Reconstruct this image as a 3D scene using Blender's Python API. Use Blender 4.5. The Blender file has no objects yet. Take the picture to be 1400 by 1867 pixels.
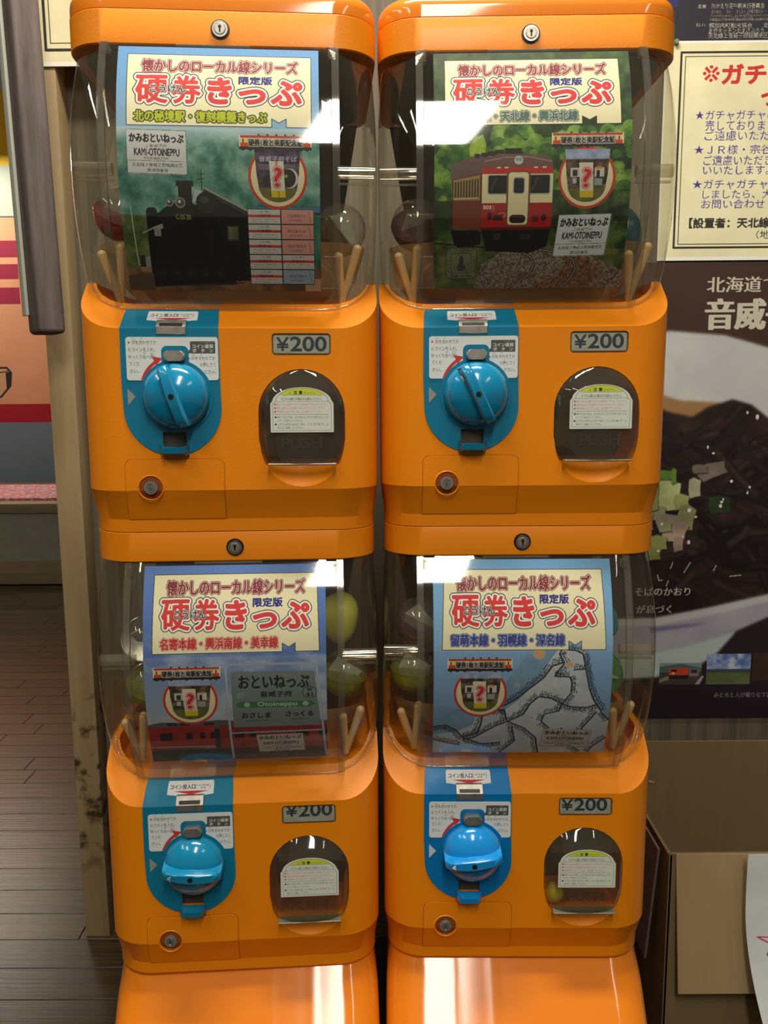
import bpy, bmesh, math, random
import numpy as np
from mathutils import Matrix, Vector
R = random.Random(7)
S = bpy.context.scene
C = S.collection
PI = math.pi
ZF = 1.0726            # height of the layout origin above the floor

# ------------------------------------------------------------------ camera
cam_d = bpy.data.cameras.new('camera'); cam = bpy.data.objects.new('camera', cam_d); C.objects.link(cam)
cam_d.sensor_fit = 'HORIZONTAL'; cam_d.sensor_width = 36.0; cam_d.lens = 1540.77/1400*36.0
cam_d.clip_start = 0.02
yw, pt, rl = 0.00369, 0.15196, -0.00839
fwd = Vector((-math.sin(yw)*math.cos(pt), math.cos(yw)*math.cos(pt), -math.sin(pt)))
rgt = Vector((math.cos(yw), math.sin(yw), 0)); up = rgt.cross(fwd)
r2 = rgt*math.cos(rl)+up*math.sin(rl); u2 = -rgt*math.sin(rl)+up*math.cos(rl)
M = Matrix((r2, u2, -fwd)).transposed().to_4x4()
M.translation = Vector((0.01758, -0.92671, -0.05263+ZF))
cam.matrix_world = M
S.camera = cam
# ------------------------------------------------------------------ world, lights, exposure
w = bpy.data.worlds.new('world'); S.world = w; w.use_nodes = True
w.node_tree.nodes['Background'].inputs[0].default_value = (1.0, 0.88, 0.70, 1)
w.node_tree.nodes['Background'].inputs[1].default_value = 0.13
def area(name, loc, sx, sy, power, col, rot=(0,0,0)):
    l = bpy.data.lights.new(name, 'AREA'); l.shape = 'RECTANGLE'; l.size = sx; l.size_y = sy
    l.energy = power; l.color = col
    o = bpy.data.objects.new(name, l); o.location = loc; o.rotation_euler = rot; C.objects.link(o); return o
WH = (1.0, 0.93, 0.80)
area('ceiling_light', (0.185, -2.00, 2.52), 0.24, 1.75, 36, WH)      # long fixture mirrored in the domes
area('ceiling_light', (0.00, -0.17, 2.52), 0.9, 0.20, 33, WH)         # fixture over the machine fronts
area('ceiling_light', (-1.05, -1.45, 2.52), 0.10, 1.2, 9, WH)
area('ceiling_light', (-1.75, -0.70, 2.52), 0.10, 1.2, 7, WH)
area('ceiling_light', (1.45, -1.90, 2.52), 0.10, 1.2, 6, WH)
area('ceiling_light', (-2.75, 4.0, 2.40), 1.0, 0.5, 25, WH)             # far room
S.view_settings.view_transform = 'Standard'; S.view_settings.look = 'None'
S.view_settings.exposure = 0.12; S.view_settings.gamma = 1.0; S.view_settings.use_curve_mapping = False
S.cycles.use_denoising = True
S.cycles.max_bounces = 10; S.cycles.transparent_max_bounces = 24
S.cycles.sample_clamp_indirect = 4.0
try:
    S.cycles.caustics_reflective = False; S.cycles.caustics_refractive = False
except Exception: pass

# ------------------------------------------------------------------ helpers
def tag(o, label=None, cat=None, group=None, kind=None):
    if label: o['label'] = label
    if cat: o['category'] = cat
    if group: o['group'] = group
    if kind: o['kind'] = kind
    return o
def empty(name, loc=(0,0,0), rz=0.0):
    o = bpy.data.objects.new(name, None); o.empty_display_size = .05
    o.location = loc; o.rotation_euler = (0,0,rz); C.objects.link(o); return o
def srgb(r, g, b):
    f = lambda c: (c/255/12.92) if c/255 <= .04045 else ((c/255+.055)/1.055)**2.4
    return (f(r), f(g), f(b), 1.0)
def mk(name, me_v, me_f, mat, parent=None, ang=35, uv=None, dz=0.0, flat=False):
    me = bpy.data.meshes.new(name)
    me.from_pydata([(x, y, z+dz) for x, y, z in me_v], [], me_f)
    if uv is not None:
        l = me.uv_layers.new(name='UVMap')
        for i, lp in enumerate(me.loops): l.data[i].uv = uv[lp.vertex_index]
    me.validate()
    bm = bmesh.new(); bm.from_mesh(me)
    if uv is None: bmesh.ops.recalc_face_normals(bm, faces=bm.faces)
    bm.to_mesh(me); bm.free()
    if not flat:
        me.shade_smooth(); me.set_sharp_from_angle(angle=math.radians(ang))
    if mat: me.materials.append(mat)
    o = bpy.data.objects.new(name, me); C.objects.link(o)
    if parent: o.parent = parent
    return o
def from_bm(name, bm, mat, parent=None, ang=35, dz=0.0, flat=False):
    bmesh.ops.recalc_face_normals(bm, faces=bm.faces)
    if dz: bmesh.ops.translate(bm, vec=(0,0,dz), verts=bm.verts)
    me = bpy.data.meshes.new(name); bm.to_mesh(me); bm.free()
    if not flat:
        me.shade_smooth(); me.set_sharp_from_angle(angle=math.radians(ang))
    if mat: me.materials.append(mat)
    o = bpy.data.objects.new(name, me); C.objects.link(o)
    if parent: o.parent = parent
    return o
def boxbm(x0,x1,y0,y1,z0,z1,bev=0.0,seg=2,bm=None):
    bm = bm or bmesh.new()
    r = bmesh.ops.create_cube(bm, size=1.0)
    for v in r['verts']:
        v.co = Vector((x0+(v.co.x+.5)*(x1-x0), y0+(v.co.y+.5)*(y1-y0), z0+(v.co.z+.5)*(z1-z0)))
    if bev:
        es = list({e for v in r['verts'] for e in v.link_edges})
        bmesh.ops.bevel(bm, geom=es, offset=bev, segments=seg, affect='EDGES', profile=.5)
    return bm
def box(name, x0,x1,y0,y1,z0,z1, mat, parent=None, bev=0.0, seg=2, dz=0.0):
    return from_bm(name, boxbm(x0,x1,y0,y1,z0,z1,bev,seg), mat, parent, dz=dz)
def cylbm(p0, p1, r0, r1=None, seg=24, bm=None, caps=True):
    bm = bm or bmesh.new(); r1 = r0 if r1 is None else r1
    p0, p1 = Vector(p0), Vector(p1); d = p1-p0; L = d.length
    q = d.to_track_quat('Z','Y').to_matrix().to_4x4(); q.translation = (p0+p1)/2
    bmesh.ops.create_cone(bm, cap_ends=caps, segments=seg, radius1=r0, radius2=r1, depth=L, matrix=q)
    return bm
def rrect(hx, y0, y1, r, n=8):
    """plan outline of a rounded box, counter-clockwise from the front right corner"""
    pts = []
    for cx, cy, a0 in ((hx-r, y0+r, -90), (hx-r, y1-r, 0), (-hx+r, y1-r, 90), (-hx+r, y0+r, 180)):
        a = math.radians(a0); pts.append((cx+r*math.cos(a)+.0015*math.sin(a), cy+r*math.sin(a)-.0015*math.cos(a)))
        for i in range(n+1):
            a = math.radians(a0+90*i/n); pts.append((cx+r*math.cos(a), cy+r*math.sin(a)))
        pts.append((cx+r*math.cos(a)-.0015*math.sin(a), cy+r*math.sin(a)+.0015*math.cos(a)))
    return pts
def loft(secs, close_top=True, close_bot=True, n=8, y1=.30):
    """secs: (z, hx, yfront, r) from bottom to top"""
    V=[];F=[]; k=None
    for s in secs:
        z,hx,y0,r = s[:4]; yb = s[4] if len(s)>4 else y1
        P = rrect(hx,y0,yb,r,n); k=len(P); V += [(x,y,z) for x,y in P]
    for i in range(len(secs)-1):
        for j in range(k):
            a=i*k+j; b=i*k+(j+1)%k; F.append((a,b,b+k,a+k))
    if close_bot: F.append(tuple(range(k-1,-1,-1)))
    if close_top: F.append(tuple(range((len(secs)-1)*k, len(secs)*k)))
    return V,F
def boolean(o, cutters):
    for c in cutters:
        m = o.modifiers.new('b','BOOLEAN'); m.operation='DIFFERENCE'; m.solver='EXACT'; m.object=c
    bpy.context.view_layer.update()
    dg = bpy.context.evaluated_depsgraph_get()
    me = bpy.data.meshes.new_from_object(o.evaluated_get(dg))
    o.modifiers.clear(); o.data = me
    for c in cutters: bpy.data.objects.remove(c)
    me.shade_smooth(); me.set_sharp_from_angle(angle=math.radians(20))
    return o
def prism_bm(pts, y0, y1):
    """solid from an (x,z) outline, between two depths"""
    bm = bmesh.new()
    a = [bm.verts.new((x,y0,z)) for x,z in pts]; b = [bm.verts.new((x,y1,z)) for x,z in pts]
    bm.faces.new(a); bm.faces.new(b[::-1]); n=len(pts)
    for i in range(n): bm.faces.new((a[i],b[i],b[(i+1)%n],a[(i+1)%n]))
    return bm
def rrpts(x0,x1,z0,z1,r,n=6):
    P=[]
    for cx,cz,a0 in ((x1-r,z1-r,0),(x0+r,z1-r,90),(x0+r,z0+r,180),(x1-r,z0+r,270)):
        for i in range(n+1):
            a=math.radians(a0+90*i/n); P.append((cx+r*math.cos(a),cz+r*math.sin(a)))
    return P

# ------------------------------------------------------------------ materials
def newmat(name):
    m = bpy.data.materials.new(name); m.use_nodes=True
    return m, m.node_tree, m.node_tree.nodes['Principled BSDF']
def plain(name, col, rough=.5, metal=0.0, coat=0.0, noise=0.0, scale=30.0, bump=0.0, bscale=200.0, spec=.5):
    m,nt,b = newmat(name)
    b.inputs['Base Color'].default_value = col; b.inputs['Roughness'].default_value=rough
    b.inputs['Metallic'].default_value=metal; b.inputs['Coat Weight'].default_value=coat; b.inputs['Coat Roughness'].default_value=.09
    b.inputs['Specular IOR Level'].default_value=spec
    tc = nt.nodes.new('ShaderNodeTexCoord')
    if noise:
        n = nt.nodes.new('ShaderNodeTexNoise'); n.inputs['Scale'].default_value=scale; n.inputs['Detail'].default_value=4
        nt.links.new(tc.outputs['Object'], n.inputs['Vector'])
        mx = nt.nodes.new('ShaderNodeMix'); mx.data_type='RGBA'; mx.blend_type='MULTIPLY'
        mx.inputs[0].default_value = 1.0; mx.inputs[6].default_value=col
        mr = nt.nodes.new('ShaderNodeMapRange'); mr.inputs['From Min'].default_value=.3; mr.inputs['From Max'].default_value=.7
        mr.inputs['To Min'].default_value=1-noise; mr.inputs['To Max'].default_value=1+noise*.3
        nt.links.new(n.outputs['Fac'], mr.inputs['Value']); nt.links.new(mr.outputs['Result'], mx.inputs[7])
        nt.links.new(mx.outputs[2], b.inputs['Base Color'])
    if bump:
        n = nt.nodes.new('ShaderNodeTexNoise'); n.inputs['Scale'].default_value=bscale; n.inputs['Detail'].default_value=2
        nt.links.new(tc.outputs['Object'], n.inputs['Vector'])
        bp = nt.nodes.new('ShaderNodeBump'); bp.inputs['Strength'].default_value=bump; bp.inputs['Distance'].default_value=.001
        nt.links.new(n.outputs['Fac'], bp.inputs['Height']); nt.links.new(bp.outputs['Normal'], b.inputs['Normal'])
    return m
def clear(name, tint=(.93,.93,.89,1), f0=.06, rough=.03, haze=0.0, hcol=(.8,.78,.7,1), bump=0.0):
    """thin clear plastic: transmits straight through, reflects by angle"""
    m = bpy.data.materials.new(name); m.use_nodes=True; nt=m.node_tree; nt.nodes.clear()
    out=nt.nodes.new('ShaderNodeOutputMaterial'); tr=nt.nodes.new('ShaderNodeBsdfTransparent'); gl=nt.nodes.new('ShaderNodeBsdfGlossy')
    tr.inputs[0].default_value=tint; gl.inputs['Roughness'].default_value=rough; gl.inputs['Color'].default_value=(1,1,1,1)
    lw=nt.nodes.new('ShaderNodeLayerWeight'); lw.inputs['Blend'].default_value=.5
    p=nt.nodes.new('ShaderNodeMath'); p.operation='POWER'; p.inputs[1].default_value=4.0
    a=nt.nodes.new('ShaderNodeMath'); a.operation='MULTIPLY_ADD'; a.inputs[1].default_value=.7; a.inputs[2].default_value=f0
    nt.links.new(lw.outputs['Facing'],p.inputs[0]); nt.links.new(p.outputs[0],a.inputs[0])
    mx=nt.nodes.new('ShaderNodeMixShader'); nt.links.new(a.outputs[0],mx.inputs[0])
    src=tr.outputs[0]
    if haze:
        df=nt.nodes.new('ShaderNodeBsdfDiffuse'); df.inputs[0].default_value=hcol
        hm=nt.nodes.new('ShaderNodeMixShader'); hm.inputs[0].default_value=haze
        nt.links.new(tr.outputs[0],hm.inputs[1]); nt.links.new(df.outputs[0],hm.inputs[2]); src=hm.outputs[0]
    if bump:
        tc=nt.nodes.new('ShaderNodeTexCoord'); n=nt.nodes.new('ShaderNodeTexNoise'); n.inputs['Scale'].default_value=25
        nt.links.new(tc.outputs['Object'],n.inputs['Vector'])
        bp=nt.nodes.new('ShaderNodeBump'); bp.inputs['Strength'].default_value=bump; bp.inputs['Distance'].default_value=.002
        nt.links.new(n.outputs['Fac'],bp.inputs['Height']); nt.links.new(bp.outputs[0],gl.inputs['Normal'])
    nt.links.new(src,mx.inputs[1]); nt.links.new(gl.outputs[0],mx.inputs[2]); nt.links.new(mx.outputs[0],out.inputs[0])
    return m
ORANGE = plain('orange_paint', (0.88,.262,.005,1), rough=.38, coat=.05, bump=.10, bscale=420, spec=.30)
ORANGE2 = plain('orange_gloss', (0.80,.215,.005,1), rough=.50, coat=1.0, bump=.04, bscale=200, spec=.12)
BLUE = plain('blue_plastic', srgb(12,120,156), rough=.35)
BLUE2 = plain('blue_plastic_bright', srgb(0,118,186), rough=.35)
KNOB = plain('knob_blue', srgb(10,128,170), rough=.16, coat=.4, bump=.05, bscale=60)
KNOB2 = plain('knob_blue_bright', srgb(20,140,215), rough=.16, coat=.4)
CHROME = plain('steel', (.55,.53,.48,1), rough=.25, metal=1.0)
BRUSH = plain('brushed_steel', (.50,.47,.41,1), rough=.42, metal=.9, noise=.2, scale=120)
DARK = plain('black_plastic', (.006,.008,.010,1), rough=.35)
EMBOSS = clear('embossed_plastic', tint=(.90,.89,.85,1), f0=.07, rough=.15, haze=.04, hcol=(.12,.10,.07,1))
BOWL = clear('hopper_tint', tint=(.93,.83,.62,1), f0=.04, rough=.25, haze=.42, hcol=(.62,.46,.24,1))
DARKIN = plain('dark_inside', (.070,.062,.045,1), rough=.6)
GREYMARK = plain('grey_mark', srgb(150,150,140), rough=.5)
WHITEMARK = plain('white_mark', srgb(205,210,215), rough=.5)
TAN = plain('tan_plastic', srgb(214,182,128), rough=.4)
CLEAR = clear('clear_dome', tint=(.96,.95,.90,1), f0=.05, rough=.03, haze=.018, hcol=(.62,.50,.30,1), bump=.15)
PANEL = clear('clear_panel', tint=(.97,.97,.95,1), f0=.045, rough=.05)
STRIP = clear('clear_strip', tint=(.86,.86,.80,1), f0=.07, rough=.08, haze=.07, hcol=(.45,.43,.36,1))
RIB = clear('clear_rib', tint=(.90,.88,.78,1), f0=.14, rough=.05, haze=.08)
SMOKE = clear('smoked_door', tint=(.62,.60,.50,1), f0=.06, rough=.05, haze=.20, hcol=(.17,.145,.10,1))
PAPERW = plain('paper_white', srgb(225,228,222), rough=.6)

# ------------------------------------------------------------------ printed matter: drawn here in arrays
def edges_mask(H, W, E):
    x0,y0,x1,y1 = E[:,0],E[:,1],E[:,2],E[:,3]
    sw = y0>y1
    a,b,c,d = np.where(sw,x1,x0),np.where(sw,y1,y0),np.where(sw,x0,x1),np.where(sw,y0,y1)
    r0 = np.clip(np.ceil(b-.5).astype(int),0,H); r1 = np.clip(np.ceil(d-.5).astype(int),0,H)
    n = r1-r0; k = n>0
    a,b,c,d,r0,n = a[k],b[k],c[k],d[k],r0[k],n[k]
    if len(n)==0: return np.zeros((H,W),bool)
    idx = np.repeat(np.arange(len(n)),n)
    rr = np.arange(len(idx))-np.repeat(np.cumsum(n)-n,n)+r0[idx]
    xc = a[idx]+(rr+.5-b[idx])*(c[idx]-a[idx])/(d[idx]-b[idx])
    col = np.clip(np.ceil(xc-.5).astype(int),0,W)
    D = np.zeros((H,W+1),np.int32); np.add.at(D,(rr,col),1)
    return (np.cumsum(D,axis=1)[:,:W]&1).astype(bool)
def dilate(m, r):
    if r<=0: return m
    H,W = m.shape; out = m.copy(); ri=int(math.ceil(r))
    cs0 = np.concatenate([np.zeros((H,1),np.int32), np.cumsum(m,axis=1,dtype=np.int32)],axis=1)
    ix = np.arange(W)
    for dy in range(-ri,ri+1):
        q = r*r-dy*dy
        if q<0: continue
        wd = int(math.sqrt(q))
        h = (cs0[:,np.minimum(ix+wd+1,W)]-cs0[:,np.maximum(ix-wd,0)])>0
        if dy>=0: out[dy:] |= h[:H-dy]
        else: out[:dy] |= h[-dy:]
    return out
_gc = {}
def glyphs(s):
    if s in _gc: return _gc[s]
    cu = bpy.data.curves.new('t','FONT'); cu.body=s; cu.resolution_u=4
    o = bpy.data.objects.new('t',cu); C.objects.link(o)
    bpy.context.view_layer.update()
    dg = bpy.context.evaluated_depsgraph_get(); me = bpy.data.meshes.new_from_object(o.evaluated_get(dg))
    n=len(me.vertices); co=np.empty(n*3,np.float32); me.vertices.foreach_get('co',co); co=co.reshape(-1,3)[:,:2].astype(float)
    me.calc_loop_triangles(); t=np.empty(len(me.loop_triangles)*3,np.int32); me.loop_triangles.foreach_get('vertices',t); t=t.reshape(-1,3)
    bpy.data.objects.remove(o); bpy.data.curves.remove(cu); bpy.data.meshes.remove(me)
    E=[]
    for i,j in ((0,1),(1,2),(2,0)): E.append(np.concatenate([co[t[:,i]],co[t[:,j]]],axis=1))
    E=np.concatenate(E); mn=co.min(0); mx=co.max(0)
    _gc[s]=(E,mn,mx); return _gc[s]
def fbm(H,W,cell,seed,octs=4,ax=1.0,ay=1.0):
    rs=np.random.RandomState(seed); out=np.zeros((H,W),np.float32); amp=1.0; tot=0
    for o in range(octs):
        cx=max(2.0,cell*ax/2**o); cy=max(2.0,cell*ay/2**o)
        gh=int(H/cy)+3; gw=int(W/cx)+3; g=rs.rand(gh,gw).astype(np.float32)
        yy=np.arange(H)/cy; xx=np.arange(W)/cx
        yi=yy.astype(int); xi=xx.astype(int); fy=(yy-yi); fx=(xx-xi); fy=(fy*fy*(3-2*fy))[:,None]; fx=(fx*fx*(3-2*fx))[None,:]
        a=g[yi][:,xi]; b=g[yi][:,xi+1]; c=g[yi+1][:,xi]; d=g[yi+1][:,xi+1]
        out+=amp*((a*(1-fx)+b*fx)*(1-fy)+(c*(1-fx)+d*fx)*fy); tot+=amp; amp*=.55
    return out/tot
class CV:
    def __init__(s,W,H,col): s.W=W; s.H=H; s.a=np.ones((H,W,3),np.float32)*(np.array(col,np.float32)/255)
    def put(s,m,col,al=1.0,x0=0,y0=0):
        h,w=m.shape; v=s.a[y0:y0+h,x0:x0+w]; m=m[:v.shape[0],:v.shape[1]]
        c=np.array(col,np.float32)/255
        v[m]=v[m]*(1-al)+c*al
    def pmask(s,P):
        P=np.array(P,float); Q=np.roll(P,-1,axis=0); return edges_mask(s.H,s.W,np.concatenate([P,Q],axis=1))
    def poly(s,P,col,al=1.0):
        P=np.array(P,float); x0=int(max(0,P[:,0].min()-1)); y0=int(max(0,P[:,1].min()-1))
        x1=int(min(s.W,P[:,0].max()+2)); y1=int(min(s.H,P[:,1].max()+2))
        if x1<=x0 or y1<=y0: return
        P=P-[x0,y0]; Q=np.roll(P,-1,axis=0)
        s.put(edges_mask(y1-y0,x1-x0,np.concatenate([P,Q],axis=1)),col,al,x0,y0)
    def rect(s,x0,y0,x1,y1,col,al=1.0): s.poly([(x0,y0),(x1,y0),(x1,y1),(x0,y1)],col,al)
    def ell(s,cx,cy,rx,ry,col,al=1.0,a0=0,a1=360,n=48):
        s.poly([(cx+rx*math.cos(math.radians(a0+(a1-a0)*i/n)),cy+ry*math.sin(math.radians(a0+(a1-a0)*i/n))) for i in range(n+1)],col,al)
    def rr(s,x0,y0,x1,y1,r,col,al=1.0): s.poly(rrpts(x0,x1,y0,y1,r),col,al)
    def line(s,P,w,col,al=1.0,closed=False):
        P=[tuple(p) for p in P]
        if closed: P=P+[P[0]]
        for (xa,ya),(xb,yb) in zip(P[:-1],P[1:]):
            L=math.hypot(xb-xa,yb-ya) or 1; nx,ny=-(yb-ya)/L*w/2,(xb-xa)/L*w/2; ex,ey=(xb-xa)/L*w*.3,(yb-ya)/L*w*.3
            s.poly([(xa+nx-ex,ya+ny-ey),(xb+nx+ex,yb+ny+ey),(xb-nx+ex,yb-ny+ey),(xa-nx-ex,ya-ny-ey)],col,al)
    def frame(s,x0,y0,x1,y1,w,col): s.line([(x0,y0),(x1,y0),(x1,y1),(x0,y1)],w,col,closed=True)
    def tex(s,m,c0,c1,n):
        """fill mask with a two colour mottle"""
        c0=np.array(c0,np.float32)/255; c1=np.array(c1,np.float32)/255; t=np.clip(n,0,1)[...,None]
        f=c0*(1-t)+c1*t; s.a[m]=f[m]
    def text(s,t,bx,col,bold=0,outl=(),rot=0.0,al=1.0,boldx=0,rise=0.0):
        E,mn,mx=glyphs(t); x0,y0,x1,y1=bx; pad=int(6+bold+sum(r for r,c in outl)+abs(rot)*(x1-x0)+abs(rise))
        ox=int(x0)-pad; oy=int(y0)-pad; W=int(x1-x0)+2*pad+2; H=int(y1-y0)+2*pad+2
        sx=(x1-x0)/max(1e-6,mx[0]-mn[0]); sy=(y1-y0)/max(1e-6,mx[1]-mn[1])
        F=E.copy()
        for c in (0,2): F[:,c]=(E[:,c]-mn[0])*sx+(x0-ox)
        for c in (1,3): F[:,c]=(mx[1]-E[:,c])*sy+(y0-oy)
        if rot:
            for c in (0,2): F[:,c+1]+=(F[:,c]-pad)*rot
        m=edges_mask(H,W,F); m=dilate(m,bold)
        if boldx:
            k=m.copy()
            for d in range(1,int(boldx)+1): k[:,d:]|=m[:,:-d]
            m=k
        def blit(mm,cc):
            sx0=max(0,-ox); sy0=max(0,-oy); ex=min(W,s.W-ox); ey=min(H,s.H-oy)
            if ex>sx0 and ey>sy0: s.put(mm[sy0:ey,sx0:ex],cc,al,ox+sx0,oy+sy0)
        tot=sum(r for r,c in outl); rr_=tot
        for r,c in reversed(list(outl)):
            blit(dilate(m,rr_),c); rr_-=r
        blit(m,col)
    def blur(s,r,m=None):
        a=s.a
        for ax in (0,1):
            p=np.concatenate([np.repeat(a.take([0],ax),r+1,ax),a,np.repeat(a.take([-1],ax),r,ax)],ax); cs=np.cumsum(p,axis=ax,dtype=np.float64); n=a.shape[ax]
            a=((cs.take(range(2*r+1,2*r+1+n),ax)-cs.take(range(0,n),ax))/(2*r+1)).astype(np.float32)
        if m is None: s.a=a
        else: s.a[m]=a[m]
    def quad_fill(s,src,Q):
        """paste a small canvas into a quadrilateral (tl,tr,br,bl)"""
        Q=np.array(Q,float); x0=int(max(0,Q[:,0].min())); x1=int(min(s.W,Q[:,0].max()+1)); y0=int(max(0,Q[:,1].min())); y1=int(min(s.H,Q[:,1].max()+1))
        A=np.array([Q[1]-Q[0],Q[3]-Q[0]]).T; Ai=np.linalg.inv(A)
        yy,xx=np.mgrid[y0:y1,x0:x1]; p=np.stack([xx-Q[0,0],yy-Q[0,1]],-1)@Ai.T
        m=(p[...,0]>=0)&(p[...,0]<1)&(p[...,1]>=0)&(p[...,1]<1)
        ix=np.clip((p[...,0]*src.W).astype(int),0,src.W-1); iy=np.clip((p[...,1]*src.H).astype(int),0,src.H-1)
        v=s.a[y0:y1,x0:x1]; v[m]=src.a[iy,ix][m]
    def mat(s,name,rough=.5,spec=.4,metal=0.0,fade=0.0):
        im=bpy.data.images.new(name,s.W,s.H); im.colorspace_settings.name='sRGB'
        px=np.ones((s.H,s.W,4),np.float32); px[...,:3]=np.clip(s.a[::-1],0,1); im.pixels.foreach_set(px.ravel()); im.update(); im.pack()
        m,nt,b=newmat(name); t=nt.nodes.new('ShaderNodeTexImage'); t.image=im; t.extension='EXTEND'
        nt.links.new(t.outputs[0],b.inputs['Base Color']); b.inputs['Roughness'].default_value=rough
        b.inputs['Specular IOR Level'].default_value=spec; b.inputs['Metallic'].default_value=metal
        return m
def plate(name, x0,x1,z0,z1, yf, thick, mat_front, mat_side, parent=None, dz=0.0, nz=1, pts=None, slant=None):
    """thin sheet with a printed front; yf(z) gives the depth of its front; pts = optional (x,z) outline at a flat depth"""
    V=[];F=[];UV=[]
    if pts is None:
        for i in range(nz+1):
            z=z0+(z1-z0)*i/nz; y=yf(z)
            for x,u in ((x0,0),(x1,1)):
                V.append((x,y,z)); UV.append((u,i/nz))
        n=len(V)
        for i in range(nz+1):
            z=z0+(z1-z0)*i/nz; y=yf(z)+thick
            for x,u in ((x0,0),(x1,1)):
                V.append((x,y,z)); UV.append((u,i/nz))
        for i in range(nz):
            a=2*i; F.append((a,a+1,a+3,a+2)); F.append((n+a,n+a+2,n+a+3,n+a+1))
            F.append((a,a+2,n+a+2,n+a)); F.append((a+1,n+a+1,n+a+3,a+3))
        F.append((0,n,n+1,1)); k=2*nz; F.append((k,k+1,n+k+1,n+k))
    else:
        n=len(pts); y=yf(0)
        V=[(x,y,z) for x,z in pts]+[(x,y+thick,z) for x,z in pts]
        UV=[((x-x0)/(x1-x0),(z-z0)/(z1-z0)) for x,z in pts]*2
        ar=sum(pts[i][0]*pts[(i+1)%n][1]-pts[(i+1)%n][0]*pts[i][1] for i in range(n))
        f=list(range(n)); 
        if ar<0: f=f[::-1]
        F=[tuple(f),tuple(n+i for i in f[::-1])]
        for i in range(n):
            a,b=f[i],f[(i+1)%n]; F.append((a,n+a,n+b,b))
    o=mk(name,V,F,mat_front,parent,uv=UV,dz=dz,ang=30)
    return o
# ------------------------------------------------------------------ posters in the domes
CREAM=(250,243,205); INK=(40,38,40)
def header(c, x0,y0,x1,y1, sub, scol, sout, skew=0):
    W=x1-x0; H=y1-y0; X=lambda f:x0+f*W; Y=lambda f:y0+f*H
    n=[(X(.0)-skew,Y(1.0)),(X(.782),Y(1.0)),(X(.782),Y(.885)),(X(.822),Y(.94)),(X(.862),Y(.885)),(X(.862),Y(1.0)),(X(1)+skew,Y(1.0)),(X(1),Y(0)),(X(0),Y(0))]
    c.poly(n,CREAM); c.line(n,3,(45,42,35),closed=True)
    B=lambda a,b,d,e:(X(a),Y(b),X(d),Y(e))
    c.text('懐かしのローカル線シリーズ',B(.08,.075,.925,.255),(136,38,56),bold=2,outl=((2.5,(250,236,225)),(3,(130,36,54))))
    for t,a,b,d,e,bd in (('硬',.05,.315,.215,.69,4),('券',.245,.315,.395,.69,4),('き',.44,.34,.56,.685,6),('っ',.61,.50,.745,.68,6),('ぷ',.785,.37,.945,.69,6)):
        c.text(t,B(a,b,d,e),(0,0,0),bold=bd,outl=((8,(255,255,255)),(4,(52,46,58))))
    for t,a,b,d,e,bd in (('硬',.05,.315,.215,.69,4),('券',.245,.315,.395,.69,4),('き',.44,.34,.56,.685,6),('っ',.61,.50,.745,.68,6),('ぷ',.785,.37,.945,.69,6)):
        c.text(t,B(a,b,d,e),(228,62,62),bold=bd,outl=((6,(255,255,255)),))
    c.text('こうけん',B(.125,.445,.315,.55),(50,50,55),bold=1,outl=((3,(235,235,232)),(1.5,(60,60,64))))
    c.text('限定版',B(.605,.305,.785,.415),(44,44,140),bold=2)
    c.text(sub,B(.04,.80,.755,.945),scol,bold=2,outl=sout)
def banner(c,x0,y0,x1,y1):
    W=x1-x0;H=y1-y0; X=lambda f:x0+f*W; Y=lambda f:y0+f*H
    c.rect(X(-.012),Y(-.02),X(1.012),Y(.93),(240,238,232)); c.rect(X(.0),Y(.0),X(1),Y(.22),(178,66,60))
    for k in (.25,.375,.5,.625,.75): c.rect(X(k),Y(-.10),X(k+.03),Y(.02),(60,60,62))
    c.rect(X(0),Y(.16),X(1),Y(.52),(235,205,140)); c.rect(X(0),Y(.48),X(1),Y(.76),(208,70,38))
    c.rect(X(-.012),Y(.74),X(1.012),Y(.94),(42,40,38))
    for k in (.04,.14,.26,.5,.74,.86,.95): c.ell(X(k),Y(.92),W*.025,H*.10,(42,40,38))
    for k in (.03,.94): c.rect(X(k),Y(.22),X(k+.02),Y(.48),(90,60,45))
    c.text('硬券1枚と来駅記念証',(X(.12),Y(.26),X(.885),Y(.70)),(38,36,40),bold=1.5,outl=((3.2,(196,192,188)),(1,(80,70,70))))
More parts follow.
